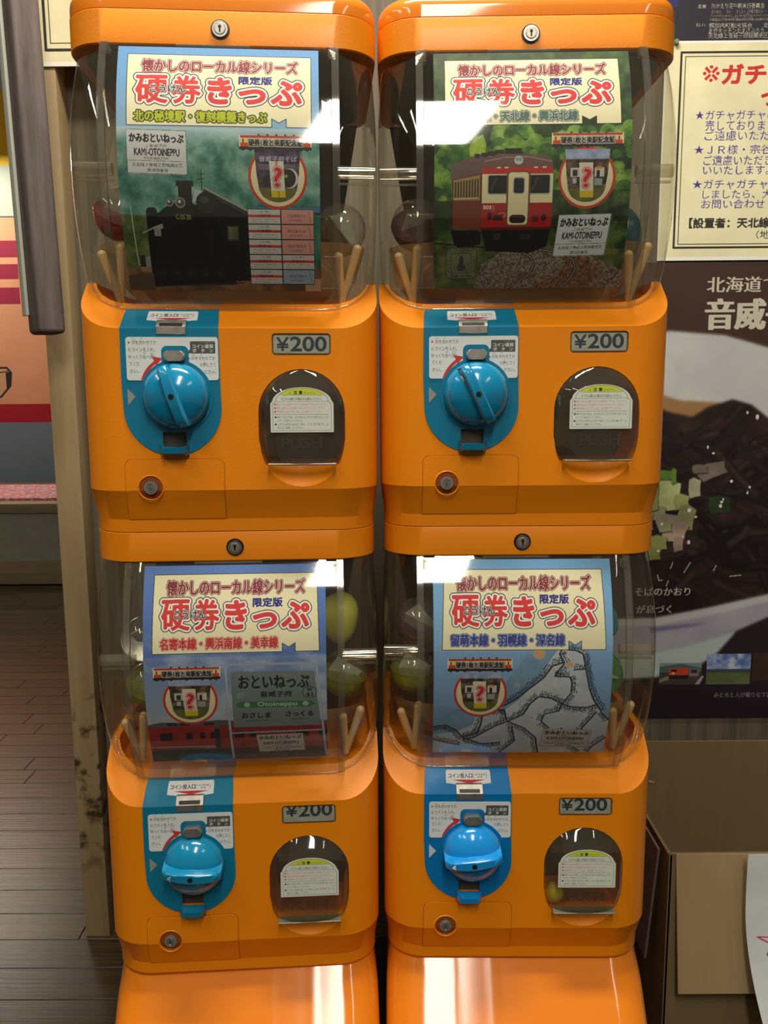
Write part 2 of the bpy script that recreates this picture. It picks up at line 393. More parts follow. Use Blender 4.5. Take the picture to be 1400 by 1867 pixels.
def capsule_mark(c,cx,cy,r,kind,seed=3):
    c.ell(cx,cy,r,r*1.04,(206,66,40),n=64); c.ell(cx,cy,r*.91,r*.95,(240,228,186),n=64)
    top=cy-r*.92; hw=r*.80
    sh=[(cx-hw*.98,top-4),(cx+hw*.98,top-4),(cx+hw*.90,cy-r*.1),(cx+hw*.80,cy+r*.45)]
    for i in range(0,13):
        a=math.radians(12+156*i/12); sh.append((cx+hw*.80*math.cos(a),cy+r*.35+r*.47*math.sin(a)))
    sh+=[(cx-hw*.80,cy+r*.45),(cx-hw*.90,cy-r*.1)]
    m=c.pmask(sh); n=fbm(c.H,c.W,22,seed,4)
    if kind=='dark': c.tex(m,(38,34,42),(92,84,110),(n-.3)*2.2)
    else: c.tex(m,(48,38,32),(120,104,86),(n-.3)*2.4)
    yy=np.arange(c.H)[:,None]
    lo=m&(yy>cy+r*.36); c.tex(lo,(84,82,34),(128,124,62),n)
    if kind=='dark':
        c.text('音威子府そば',(cx-r*.62,cy-r*.66,cx+r*.66,cy-r*.48),(170,160,190),bold=1)
        c.rect(cx-r*.66,cy-r*.40,cx+r*.6,cy-r*.22,(112,98,112))
        c.ell(cx+r*.40,cy+r*.05,r*.30,r*.32,(205,205,212)); c.ell(cx+r*.34,cy+r*.05,r*.27,r*.30,(48,40,36)); c.ell(cx+r*.28,cy-r*.02,r*.07,r*.05,(110,170,80))
    else:
        up=m&(yy<cy-r*.62); c.tex(up,(120,135,185),(190,200,225),n)
        c.rect(cx-r*.58,cy-r*.33,cx-r*.24,cy-r*.02,(205,200,192)); c.rect(cx-r*.50,cy-r*.25,cx-r*.34,cy-r*.05,(60,50,46)); c.rect(cx-r*.5,cy+r*.02,cx-r*.36,cy+r*.2,(190,190,185))
        c.rect(cx+r*.26,cy-r*.33,cx+r*.60,cy-r*.02,(215,208,196)); c.rect(cx+r*.30,cy-r*.36,cx+r*.52,cy-r*.28,(215,140,80)); c.rect(cx+r*.33,cy-r*.24,cx+r*.44,cy+r*.0,(40,44,50)); c.rect(cx+r*.26,cy+r*.04,cx+r*.54,cy+r*.26,(150,168,160))
    c.poly([(cx-r*.29,cy-r*.50),(cx+r*.20,cy-r*.50),(cx+r*.24,cy+r*.45),(cx-r*.23,cy+r*.45)],(226,216,196) if kind!='dark' else (214,220,202))
    if kind=='dark': c.rect(cx-r*.08,cy-r*.50,cx+r*.0,cy-r*.36,(230,120,100))
    c.poly([(cx-r*.24,cy+r*.44),(cx+r*.25,cy+r*.44),(cx+r*.25,cy+r*.66),(cx-r*.22,cy+r*.66)],(216,196,40))
    if kind=='dark': c.rect(cx-r*.01,cy+r*.44,cx+r*.05,cy+r*.66,(220,130,50))
    c.text('?',(cx-r*.11,cy-r*.28,cx+r*.13,cy+r*.32),(200,46,56),bold=3,outl=((3.5,(245,215,210)),(2.5,(190,50,60))))
def station_card(c,Q,bg=(214,218,222)):
    s=CV(300,216,bg); ink=(34,34,38)
    s.frame(1,1,298,214,3,(90,92,98))
    s.text('かみおといねっぷ',(16,20,284,62),ink,bold=2)
    s.text('上音威子府',(92,70,204,86),(70,70,74),bold=.5)
    s.text('KAMI-OTOINEPPU',(38,92,262,126),ink,bold=1)
    s.text('中川郡音威子府村',(84,132,212,146),(80,80,84),bold=.3)
    s.line([(6,152),(294,152)],2,(70,70,76))
    s.text('天北線上音威子府機関支区',(24,162,276,180),(44,44,48),bold=.5)
    s.text('鉄道倶楽部',(98,188,200,205),(44,44,48),bold=.5)
    c.quad_fill(s,Q)
def vgrad(c,y0,y1,c0,c1):
    t=np.linspace(0,1,y1-y0,dtype=np.float32)[:,None,None]
    c.a[y0:y1]=(np.array(c0,np.float32)*(1-t)+np.array(c1,np.float32)*t)/255
def all_mask(c,y0,y1):
    m=np.zeros((c.H,c.W),bool); m[y0:y1]=True; return m

def poster_loco():
    c=CV(840,1000,(120,170,225)); vgrad(c,0,360,(88,150,216),(150,192,232))
    n=fbm(1000,840,60,11,5); yy=np.arange(1000)[:,None]*np.ones((1,840)); xx=np.ones((1000,1))*np.arange(840)[None,:]
    m=yy>352; c.tex(m,(44,108,96),(150,190,176),(n-.28)*1.9)
    f=np.clip((yy-352)/70,0,1)[...,None]; sky=np.array([190,214,226])/255.
    mm=(yy>352)&(yy<424); c.a[mm]=(c.a*f+sky*(1-f))[mm]
    m=(yy>700)&(xx<170); c.tex(m,(52,74,34),(130,140,86),(n-.25)*1.8)
    m=(yy>660)&(xx>560); c.tex(m,(32,96,84),(84,146,118),(n-.3)*2)
    c.rect(560,664,840,688,(74,122,160)); c.rect(545,686,840,694,(36,40,44))
    m=yy>905; c.tex(m,(92,66,44),(168,126,88),(n-.3)*2)
    # village details on the left
    c.line([(42,668),(52,900)],4,(190,196,190)); c.poly([(78,870),(150,845),(150,905),(80,915)],(150,150,142)); c.rect(60,860,82,905,(52,40,36))
    c.rect(60,905,130,925,(160,130,96))
    # shed roof
    c.poly([(352,595),(560,690),(560,960),(340,960),(330,760)],(28,28,26)); c.line([(350,592),(545,688)],9,(158,158,150)); c.line([(350,604),(545,704)],5,(74,70,64))
    c.line([(342,520),(344,600)],3,(30,40,36)); c.line([(328,560),(356,556)],3,(30,40,36)); c.line([(330,536),(352,540)],2,(30,40,36))
    c.rect(440,740,490,800,(60,62,56)); c.tex(c.pmask([(446,746),(486,746),(486,794),(446,794)]),(70,70,56),(150,140,96),n)
    # engine
    BK=(16,18,18)
    c.rr(104,672,150,960,16,(20,22,22)); c.poly([(118,700),(300,660),(380,690),(420,760),(430,960),(120,960)],BK)
    c.ell(262,800,150,150,BK); c.ell(262,800,118,118,(24,26,26)); c.ell(262,800,112,112,(19,21,21))
    c.rect(244,580,300,660,(26,30,30)); c.rect(236,566,308,588,(34,38,38)); c.poly([(300,650),(316,600),(342,606),(350,640)],(206,208,206),.75)
    c.ell(360,650,44,42,(30,36,36)); c.ell(352,640,20,14,(58,68,68))
    m=c.pmask([(150,660),(420,690),(420,960),(120,960)]); 
    c.a[m]*= (0.8+.8*n)[m][:,None]
    for x,r in ((206,16),(250,21)):
        c.ell(x,652,r,r,(150,146,130)); c.ell(x,652,r*.75,r*.75,(70,74,70)); c.ell(x-3,648,r*.3,r*.3,(225,225,215))
    c.rr(222,694,296,722,3,(36,34,26)); c.text('C-55 20',(228,699,290,717),(140,126,90),bold=1)
    c.poly([(128,748),(168,735),(172,752),(132,766)],(150,152,140)); c.rect(132,756,160,784,(140,140,128)); c.line([(84,772),(130,752)],6,(150,150,140))
    c.rect(120,880,430,900,(26,26,26)); c.poly([(110,900),(440,900),(470,975),(96,985)],(20,19,18)); c.line([(100,985),(500,968)],5,(60,50,40))
    for k in range(5): c.ell(150+k*62,930,26,26,(28,28,28)); c.ell(150+k*62,930,12,12,(40,40,38))
    c.poly([(0,940),(110,930),(110,1000),(0,1000)],(96,74,56)); c.rect(770,950,840,1000,(190,160,130))
    # tickets
    rs=random.Random(4)
    cols=[['w','p'],['w','p'],['w','p'],['w','w'],['w','b']]; names=['上音威子府','北海道駅','天北線','音威子府','神路信号場']
    for r in range(5):
        for k in range(2):
            x0=532+k*142; y0=675+r*60; x1=x0+137; y1=y0+56; kind=cols[r][k]
            bg={'w':(206,208,204),'p':(216,156,146),'b':(150,176,200)}[kind]
            c.rect(x0-2,y0-2,x1+2,y1+3,(30,34,30)); c.rect(x0,y0,x1,y1,bg)
            if kind=='w':
                c.rect(x0,y0+21,x1,y0+31,(206,62,50)); c.text(names[r],(x0+38,y0+18,x0+96,y0+31),(60,44,44),bold=.5)
                c.text('普通入場券',(x0+44,y0+5,x0+90,y0+12),(120,116,112)); c.text('発売当日１回限り有効',(x0+20,y0+36,x0+118,y0+42),(130,126,122)); c.text('旅客車内に立ち入ること',(x0+16,y0+46,x0+124,y0+52),(140,136,132))
            else:
                c.text(names[(r+1)%5]+'ゆき',(x0+24,y0+18,x0+102,y0+31),(96,60,60) if kind=='p' else (60,70,96),bold=.5)
                c.text('下車前途無効',(x0+26,y0+38,x0+88,y0+46),(130,90,88)); c.line([(x0+116,y0+6),(x0+126,y1-6)],2,(130,90,88))
    header(c,42,36,808,346,'北の秘境駅・復刻模擬きっぷ',(196,206,44),((4.5,(58,66,34)),))
    station_card(c,[(38,362),(286,366),(284,546),(40,540)])
    banner(c,509,380,803,442); capsule_mark(c,663,545,124,'dark')
    banner(c,509,380,803,442)
    return c
def poster_railcar():
    c=CV(840,1000,(60,90,45)); n=fbm(1000,840,46,21,5); n2=fbm(1000,840,140,22,3)
    yy=np.arange(1000)[:,None]*np.ones((1,840)); xx=np.ones((1000,1))*np.arange(840)[None,:]
    m=yy>=0; c.tex(m,(26,46,24),(70,104,50),(n-.25)*1.8)
    rs=random.Random(9)
    for k in range(170):
        x=rs.uniform(0,840); y=350+k*1.75; r=rs.uniform(16,44)
        if 500<x and y<330: continue
        sh=c.pmask([(x+r*(.9+.25*rs.random())*math.cos(a*.4),y+r*.95*(.9+.25*rs.random())*math.sin(a*.4)) for a in range(16)])
        g=rs.choice([((44,88,30),(124,170,70)),((60,104,34),(150,186,84)),((34,70,34),(88,134,62))])
        c.tex(sh,g[0],g[1],(n-.25)*2.1)
    c.tex(c.pmask([(150,420),(176,380),(208,370),(222,410),(216,450),(180,470),(150,460)]),(120,160,40),(196,214,90),(n-.2)*1.8)
    c.tex((yy>640)&(xx<90)&(yy<760),(24,38,20),(60,84,40),n)
    c.tex((yy>600)&(xx>500),(24,40,22),(88,116,58),(n-.3)*2.2)
    c.tex(yy>(800+.05*xx),(50,64,34),(112,122,64),(n-.25)*2)
    g=fbm(1000,840,7,5,2)
    grav=c.pmask([(180,1000),(215,900),(300,850),(470,842),(640,850),(840,930),(840,1000)]); c.tex(grav,(84,72,62),(178,162,144),(g-.2)*1.5)
    br=c.pmask([(430,1000),(560,940),(590,890),(520,856),(620,862),(720,900),(740,950),(700,1000)]); c.tex(br,(88,60,44),(160,124,98),(g-.2)*1.5)
    c.line([(0,812),(120,822),(300,838)],6,(38,34,30))
    for off,wd,cc in ((0,12,(44,38,34)),(3,5,(150,142,136))):
        c.line([(300+off,838),(380,848),(430,872),(446,905),(425,945),(372,982),(330,1000)],wd,cc)
        c.line([(460+off,842),(560,856),(618,884),(632,925),(610,965),(572,1000)],wd,cc)
    for k in range(12): c.line([(250+k*4,850+k*13),(300+k*10,842+k*12)],3,(110,98,86))
    # railcar: side
    c.poly([(72,500),(205,458),(205,760),(78,752)],(122,62,40)); c.poly([(74,560),(205,535),(205,640),(74,640)],(170,142,86))
    for k in range(9):
        x=88+k*12; c.poly([(x,566-k*1.6),(x+7,565-k*1.6),(x+7,628),(x,628)],(70,62,50))
    c.line([(84,634),(186,630)],4,(206,200,180)); c.poly([(72,760),(205,762),(205,820),(110,832),(90,818)],(24,22,22))
    c.rect(196,520,214,768,(110,60,44)); c.rect(76,560,82,745,(78,48,34))
    c.poly([(70,515),(74,495),(180,455),(240,448),(240,520),(206,528),(72,560)],(112,88,84))
    for k,(x,y) in enumerate(((172,450),(200,446),(226,440),(258,434))): c.rect(x,y,x+22+k*6,y+18,(48,46,48))
    c.rect(300,428,372,462,(40,40,42))
    # front
    c.poly([(205,520),(215,468),(300,452),(400,452),(478,462),(504,478),(508,520)],(120,86,80)); c.line([(214,482),(300,466),(400,464),(500,484)],5,(150,132,136))
    c.rect(205,508,508,542,(196,52,46)); c.rect(205,534,508,664,(240,230,180)); c.rect(205,652,508,750,(176,34,36))
    c.rr(204,750,506,764,2,(90,30,28))
    c.poly([(206,762),(506,760),(494,830),(420,856),(230,846)],(22,20,20)); c.rect(260,775,290,800,(54,50,48)); c.rect(380,780,420,800,(48,46,44))
    for x0,x1 in ((232,316),(408,494)):
        c.rr(x0-5,535,x1+5,620,10,(196,196,190)); c.rr(x0,540,x1,614,8,(34,36,36)); c.poly([(x0+6,600),(x0+30,548),(x0+40,548),(x0+16,604)],(60,64,64))
    c.rr(310,522,412,746,14,(120,80,56)); c.rr(318,528,404,740,12,(238,226,178)); c.rr(338,548,388,616,12,(150,160,190)); c.rr(342,552,384,612,9,(36,38,38)); c.rr(326,700,396,734,16,(52,36,28))
    c.ell(360,478,19,18,(196,206,214)); c.ell(353,474,8,8,(150,160,170)); c.ell(367,474,8,8,(150,160,170))
    c.text('503',(212,662,246,676),(230,224,216),bold=1); c.text('日',(250,662,260,684),(220,190,180)); c.frame(280,692,306,708,2,(216,170,160))
    c.rect(232,690,250,720,(60,24,24)); c.rect(256,700,296,722,(64,26,24)); c.rect(424,704,452,730,(110,28,28)); c.ell(474,712,12,14,(56,22,24))
    for x in (268,300,426,462): c.rect(x,505,x+16,511,(232,220,200))
    # stamp
    c.rr(56,832,190,960,22,(122,130,112),.55); c.line(rrpts(56,190,832,960,22),3,(52,56,56),closed=True); c.line(rrpts(78,168,854,936,12),2,(52,56,56),closed=True)
    c.text('トンボールのそびえ',(72,836,176,848),(50,54,54)); c.text('宗谷本線・音威子府駅',(76,942,172,954),(50,54,54))
    c.poly([(122,862),(132,870),(134,900),(144,912),(134,926),(112,926),(104,912),(113,900),(115,870)],(60,64,64)); 
    for k in range(6): c.line([(84+k*14,930),(96+k*12,908-(k%2)*14)],2,(60,64,64))
    for k in range(4): c.text('★',(60,880+k*14,70,889+k*14),(50,54,54)); c.text('★',(176,880+k*14,186,889+k*14),(50,54,54))
    header(c,48,36,792,330,'宗谷本線・天北線・興浜北線',(86,112,104),((3,(206,214,200)),(2.5,(66,88,84))),skew=3)
    station_card(c,[(540,702),(768,698),(754,868),(524,872)])
    capsule_mark(c,652,552,122,'photo'); banner(c,504,368,800,430)
    return c
def poster_sign():
    c=CV(840,1000,(90,130,205)); vgrad(c,0,420,(96,136,216),(84,116,188)); vgrad(c,420,780,(104,132,190),(176,186,198)); vgrad(c,780,1000,(120,120,130),(80,80,90))
    n=fbm(1000,840,90,31,5,ax=1.8); yy=np.arange(1000)[:,None]*np.ones((1,840))
    t=np.clip((n-.46)*3.2,0,1)[...,None]*np.clip((yy-260)/200,0,1)[...,None]*.65
    c.a=(c.a*(1-t)+np.array([214,220,230],np.float32)/255*t).astype(np.float32)
    c.poly([(0,772),(60,758),(200,764),(330,752),(520,768),(700,756),(840,770),(840,800),(0,800)],(92,90,96))
    nn=fbm(1000,840,30,32,3)
    c.tex(c.pmask([(0,790),(306,778),(310,905),(0,925)]),(138,34,32),(176,50,42),nn); c.tex(c.pmask([(330,785),(840,788),(840,925),(330,925)]),(126,32,32),(164,46,40),nn)
    for x,w_,h in ((50,58,46),(172,30,40),(236,26,38),(286,20,36),(400,46,40),(470,30,40),(690,60,44),(800,40,44)): c.rect(x,822,x+w_,822+h,(36,26,28))
    for x in (90,150,260,420): c.rect(x,764,x+46,780,(52,42,46))
    c.rect(0,905,310,912,(206,150,140)); c.rect(306,800,332,930,(40,38,44)); c.rect(0,925,840,960,(56,44,46))
    c.tex(all_mask(c,955,1000),(58,52,54),(96,86,84),nn)
    # the sign in its frame
    G=(158,170,182)
    c.line([(386,990),(372,474),(384,462),(778,462),(794,474),(836,990)],12,G); c.line([(384,832),(812,826)],10,G)
    c.line([(386,990),(374,474)],3,(200,208,216)); c.line([(794,478),(834,990)],3,(196,204,212))
    for x in (464,724): c.line([(x,468),(x,500)],6,G)
    c.poly([(396,498),(782,500),(812,796),(400,798)],(120,132,134)); c.ell(440,620,22,18,(134,146,150))
    k=(30,34,38)
    c.text('おといねっぷ',(432,520,756,584),k,bold=2); c.text('音威子府',(530,602,676,632),k,bold=1)
    c.ell(760,612,34,32,k); c.ell(760,612,31,29,(126,138,140)); c.text('W',(748,588,772,606),k,bold=1); c.text('61',(746,614,774,634),k,bold=1)
    c.poly([(412,672),(432,656),(764,656),(788,672),(766,688),(432,688)],(60,118,74)); c.ell(466,672,14,13,(156,192,160)); c.ell(740,672,14,13,(156,192,160))
    c.text('Otoineppu',(516,658,700,688),(176,200,178),bold=1)
    c.text('おさしま',(440,716,574,746),k,bold=1.5); c.text('Osashima',(458,754,560,766),(66,70,74)); c.text('さっくる',(646,714,774,742),k,bold=1.5); c.text('Sakkuru',(674,750,752,762),(66,70,74))
    header(c,48,40,800,404,'名寄本線・興浜南線・美幸線',(206,52,52),((2.5,(248,226,210)),(2,(214,86,80))),skew=8)
    station_card(c,[(500,846),(724,842),(732,952),(510,956)],(190,182,172))
    capsule_mark(c,206,642,126,'photo',5); banner(c,46,472,344,536)
    return c
def poster_map():
    c=CV(840,1000,(140,182,226)); vgrad(c,0,400,(116,176,232),(136,184,232)); vgrad(c,400,1000,(136,178,226),(128,164,208))
    n=fbm(1000,840,60,41,4)
    c.tex(c.pmask([(440,440),(560,400),(720,400),(740,480),(750,640),(840,740),(840,920),(0,960),(0,700),(180,740),(300,640)]),(112,150,186),(140,174,206),n)
    land=c.pmask([(590,412),(706,420),(716,500),(740,620),(800,730),(840,790),(840,1000),(0,1000),(0,880),(110,862),(190,820),(212,744),(330,742),(400,680),(470,600),(520,520),(560,450)])
    c.tex(land,(178,190,206),(214,222,230),n)
    rs=random.Random(3)
    for k in range(46):
        x=rs.uniform(0,840); y=rs.uniform(430,990)
        if land[int(y),int(x)]: c.ell(x,y,rs.uniform(3,8),rs.uniform(3,6),(226,178,150),.8)
    c.ell(496,440,30,26,(206,178,148),.9); c.ell(496,440,14,14,(236,168,110)); c.ell(640,492,16,10,(238,160,96)); c.ell(396,596,18,12,(170,176,160),.7)
    K=(38,44,58)
    def rail(P,side=1,dens=7,ln=20,w=5):
        ln=ln*1.35; dens=dens*.95
        c.line(P,w,K)
        for (xa,ya),(xb,yb) in zip(P[:-1],P[1:]):
            L=math.hypot(xb-xa,yb-ya); m=int(L/dens); nx,ny=-(yb-ya)/L*side,(xb-xa)/L*side
            for i in range(m):
                t=(i+.5)/m; x=xa+(xb-xa)*t; y=ya+(yb-ya)*t; q=ln*rs.uniform(.6,1.3)
                for s_ in range(3):
                    d0=5+s_*q/3; xx_=x+nx*d0+rs.uniform(-1,1); yy_=y+ny*d0
                    c.rect(xx_-2.0,yy_-3.4,xx_+2.4,yy_+3.4,(40,46,62),.9)
    rail([(600,418),(590,440),(604,470),(612,490),(580,530),(570,552),(640,556)],-1)
    rail([(606,418),(668,424),(700,440),(712,500)],-1); rail([(712,500),(724,560),(736,620),(760,680),(800,742)],-1,6,22)
    rail([(612,482),(560,500),(520,560),(450,620),(400,668),(340,708),(296,716)],1,6,22)
    rail([(640,556),(652,580),(650,640),(612,700)],-1); rail([(660,520),(712,516)],-1)
    rail([(612,700),(560,670),(500,660),(460,700),(430,760),(360,800),(296,830),(200,900),(148,912)],1,6,22)
    rail([(612,700),(600,740),(530,760),(520,800),(560,840)],1); rail([(612,700),(660,716),(730,720),(780,700)],1,6); rail([(250,738),(340,730),(352,790)],1)
    rail([(240,744),(230,820),(216,870),(148,896)],1); rail([(0,830),(60,820),(110,850),(148,900),(240,940),(330,930)],1,6); rail([(0,912),(60,930),(130,950)],-1)
    rail([(800,742),(840,790)],1); rail([(780,745),(720,840),(700,960)],1); rail([(360,800),(440,840),(500,900),(520,1000)],1,7); rail([(380,830),(400,920),(330,1000)],1)
    rail([(620,840),(640,920),(720,990)],1); rail([(840,900),(780,960),(760,1000)],1)
    c.line([(410,440),(412,740)],1.5,(120,140,170))
    header(c,52,46,796,420,'留萌本線・羽幌線・深名線',(54,66,150),((3,(176,190,226)),(2,(60,72,150))),skew=12)
    station_card(c,[(532,846),(768,852),(758,962),(520,958)],(196,190,184))
    capsule_mark(c,222,640,126,'photo',6); banner(c,70,462,366,528)
    return c
PM = {k:f().mat('poster_print_'+k,rough=.55,spec=.3) for k,f in (('loco',poster_loco),('railcar',poster_railcar),('sign',poster_sign),('map',poster_map))}
# ------------------------------------------------------------------ labels on the machines
def lab_coin():
    c=CV(360,130,(224,228,228)); c.text('コイン投入口',(22,28,212,66),(44,46,50),bold=1); c.text('(',(216,24,224,70),(60,60,64)); c.text(')',(322,24,330,70),(60,60,64))
    c.text('100円硬貨',(230,30,318,46),(90,92,96)); c.text('使用',(254,50,294,66),(90,92,96)); c.text('とうにゅうぐち',(120,12,200,20),(120,122,126))
    c.poly([(50,80),(320,80),(184,110)],(206,40,54)); return c
def lab_inst():
    c=CV(600,290,(224,228,226)); k=(52,54,56); red=(200,40,50)
    def tri(x,y): c.poly([(x,y),(x+16,y+9),(x,y+18)],red)
    tri(16,28); c.text('印を合わせてか',(42,22,200,50),k,bold=.4); c.text('しるし',(40,8,66,16),k); c.text('あ',(100,8,108,16),k)
    c.text('らコインを入れ、',(16,70,190,98),k,bold=.4); c.text('い',(140,56,148,64),k); c.text('ゆっくり右へ回し',(16,118,200,146),k,bold=.4); c.text('みぎ',(110,104,132,112),k); c.text('まわ',(160,104,182,112),k)
    c.text('てくだ',(20,166,86,192),k,bold=.4); c.text('さい。',(20,216,82,242),k,bold=.4)
    P=[];Q=[]
    for i in range(9):
        a=math.radians(196+i*5.0); P.append((318+236*math.cos(a),352+236*math.sin(a))); Q.append((318+214*math.cos(a),352+214*math.sin(a)))
    c.poly(P+Q[::-1],(206,60,54)); a=math.radians(250); c.poly([(166,128),(236,142),(192,190)],(206,60,54))
    c.rr(418,28,582,110,8,(84,88,84)); c.poly([(418,80),(418,110),(392,110)],(84,88,84)); w_=(214,218,212)
    c.text('コイン返却',(434,48,568,74),w_,bold=1); c.text('ボ　タ　ン',(434,78,566,102),w_,bold=1); c.text('へんきゃく',(508,34,566,43),(180,184,180))
    tri(402,134); c.text('印を合わせてか',(426,128,580,154),k,bold=.4); c.text('しるし',(426,114,450,122),k); c.text('あ',(484,114,492,122),k)
    c.text('ら押してく',(480,172,580,198),k,bold=.4); c.text('お',(506,158,514,166),k); c.text('ださい。',(506,220,580,246),k,bold=.4)
    return c
def lab_caution(fade=0):
    c=CV(470,350,(212,218,208)); k=(50,52,50)
    A=[(18,336),(18,130),(40,116)]+[(235+195*math.cos(math.radians(180-a)),116-100*math.sin(math.radians(a))) for a in range(8,180,8)]+[(430,116),(452,130),(452,336)]
    top=[p for p in A if p[1]<70]
    c.poly(top+[(380,68),(92,68)],(200,212,60)); c.line(A,2.5,k,closed=True); c.line([(84,68),(386,68)],2,k); c.line([(42,116),(428,116)],2,k)
    c.poly([(134,62),(148,36),(162,62)],(170,180,60)); c.text('注 意',(172,34,240,62),k,bold=1.2); c.text('(ちゅうい)',(246,44,334,62),(90,92,50))
    c.text('カプセル購入の際必ずお読みください。',(82,86,386,108),k,bold=.6)
    rd=(196,110,110)
    for i,t in enumerate(('開いたあと危険ですのでお顔を近づけないでください。','幼児は飲み込む危険ですので与えないでください。','使用済みのカプセルは、必ず捨ててください。')):
        y=130+i*27; c.ell(36,y+9,7,7,(190,70,76)); c.text(t,(48,y,430-i*20,y+18),rd)
    c.line([(30,214),(430,214)],2,k)
    for y,t,x in ((226,'続けて出す時は、必ず前のカプセルを取り出してか',430),(252,'らコインを投入してください。',240),(280,'カプセルが取り出せない時は、むりに取り出さず、お',430),(306,'店の人に連絡してください。',240)):
        if x==430: c.ell(38,y+9,7,7,k)
        c.text(t,(50,y,x,y+18),(96,98,94))
    return c
def lab_price(dx=0,dy=0,cut=0,rot=0.0):
    c=CV(420,155,(200,204,192)); n=fbm(155,420,90,51,3); c.a*=(.85+.3*n)[...,None]
    c.rect(0,0,420,6,(120,110,60)); c.rect(0,148,420,155,(110,104,70))
    c.text('¥',(24+dx,22+dy,114+dx,126+dy),(58,74,88),bold=3,rot=rot); c.text('200',(130+dx,16+dy,398+dx,130+dy),(58,74,88),bold=4,rot=rot)
    return c
MCOIN=lab_coin().mat('coin_label_print',.4); MINST=lab_inst().mat('instruction_print',.4); MCAUT=lab_caution().mat('caution_print',.45)
MPR=[lab_price(*a).mat('price_print',.4,metal=.2) for a in ((0,2,0,0),(-2,-2,0,0),(0,-30,0,-.02),(-10,-12,0,0))]
# ------------------------------------------------------------------ the setting
def wood(name, dark, lite, grain=(2,60,60), rough=.5, rnd=0.25, spec=.4, blot=None):
    m,nt,b=newmat(name); N=nt.nodes; L=nt.links
    tc=N.new('ShaderNodeTexCoord'); oi=N.new('ShaderNodeObjectInfo'); mp=N.new('ShaderNodeMapping'); mp.inputs['Scale'].default_value=grain
    ad=N.new('ShaderNodeVectorMath'); ad.operation='MULTIPLY_ADD'; cb=N.new('ShaderNodeCombineXYZ')
    for i in range(3): L.new(oi.outputs['Random'],cb.inputs[i])
    L.new(cb.outputs[0],ad.inputs[0]); ad.inputs[1].default_value=(17,31,47); L.new(tc.outputs['Object'],mp.inputs['Vector']); L.new(mp.outputs[0],ad.inputs[2])
    n=N.new('ShaderNodeTexNoise'); n.inputs['Scale'].default_value=1.0; n.inputs['Detail'].default_value=6; n.inputs['Roughness'].default_value=.6; L.new(ad.outputs[0],n.inputs['Vector'])
    cr=N.new('ShaderNodeValToRGB'); cr.color_ramp.elements[0].position=.30; cr.color_ramp.elements[0].color=dark; cr.color_ramp.elements[1].position=.72; cr.color_ramp.elements[1].color=lite
    L.new(n.outputs['Fac'],cr.inputs[0])
    mx=N.new('ShaderNodeMix'); mx.data_type='RGBA'; mx.blend_type='MULTIPLY'; mx.inputs[0].default_value=1
    mr=N.new('ShaderNodeMapRange'); mr.inputs['To Min'].default_value=1-rnd; mr.inputs['To Max'].default_value=1+rnd; L.new(oi.outputs['Random'],mr.inputs['Value'])
    L.new(cr.outputs[0],mx.inputs[6]); L.new(mr.outputs[0],mx.inputs[7]); last=mx.outputs[2]
    if blot:
        (z0,z1,bc)=blot; sp=N.new('ShaderNodeSeparateXYZ'); L.new(tc.outputs['Object'],sp.inputs[0])
        g=N.new('ShaderNodeMapRange'); g.interpolation_type='SMOOTHSTEP'; g.inputs['From Min'].default_value=z0-.10; g.inputs['From Max'].default_value=z0; L.new(sp.outputs['Z'],g.inputs['Value'])
        g2=N.new('ShaderNodeMapRange'); g2.interpolation_type='SMOOTHSTEP'; g2.inputs['From Min'].default_value=z1+.10; g2.inputs['From Max'].default_value=z1; L.new(sp.outputs['Z'],g2.inputs['Value'])
        gm=N.new('ShaderNodeMath'); gm.operation='MULTIPLY'; L.new(g.outputs[0],gm.inputs[0]); L.new(g2.outputs[0],gm.inputs[1])
        n2=N.new('ShaderNodeTexNoise'); n2.inputs['Scale'].default_value=38; n2.inputs['Detail'].default_value=3; L.new(tc.outputs['Object'],n2.inputs['Vector'])
        t=N.new('ShaderNodeMapRange'); t.inputs['From Min'].default_value=.52; t.inputs['From Max'].default_value=.66; L.new(n2.outputs['Fac'],t.inputs['Value'])
        g3=N.new('ShaderNodeMath'); g3.operation='MULTIPLY'; L.new(gm.outputs[0],g3.inputs[0]); L.new(t.outputs[0],g3.inputs[1])
        m2=N.new('ShaderNodeMix'); m2.data_type='RGBA'; L.new(g3.outputs[0],m2.inputs[0]); L.new(last,m2.inputs[6]); m2.inputs[7].default_value=bc; last=m2.outputs[2]
    L.new(last,b.inputs['Base Color']); b.inputs['Roughness'].default_value=rough; b.inputs['Specular IOR Level'].default_value=spec
    bp=N.new('ShaderNodeBump'); bp.inputs['Strength'].default_value=.35; bp.inputs['Distance'].default_value=.0012; L.new(n.outputs['Fac'],bp.inputs['Height']); L.new(bp.outputs[0],b.inputs['Normal'])
    return m
PLANK=wood('floor_plank_wood',(.028,.018,.009,1),(.085,.057,.029,1),(4,160,60),rough=.27,rnd=.28,spec=.5)
SUB=plain('floor_substrate',(.010,.007,.005,1),.7,noise=.3,scale=8)
POSTW=wood('pine_timber',(.30,.215,.110,1),(.42,.315,.165,1),(30,30,2.5),rough=.6,rnd=.04,blot=(.20,.42,(.06,.035,.014,1)))
WEATH=wood('weathered_timber',(.075,.058,.055,1),(.20,.165,.155,1),(50,50,5),rough=.75,rnd=.04)
WALLW=wood('streaked_panel',(.075,.062,.042,1),(.19,.16,.11,1),(75,10,1.2),rough=.6,rnd=.02)
CARD=wood('cardboard',(.350,.250,.130,1),(.385,.278,.145,1),(60,60,6),rough=.85,rnd=.03,spec=.2)
CARD_SHADED=wood('cardboard_shaded',(.185,.128,.064,1),(.205,.143,.072,1),(50,50,6),rough=.85,rnd=.03,spec=.2)  # same cardboard as the flap; shade on the box walls put into the colour
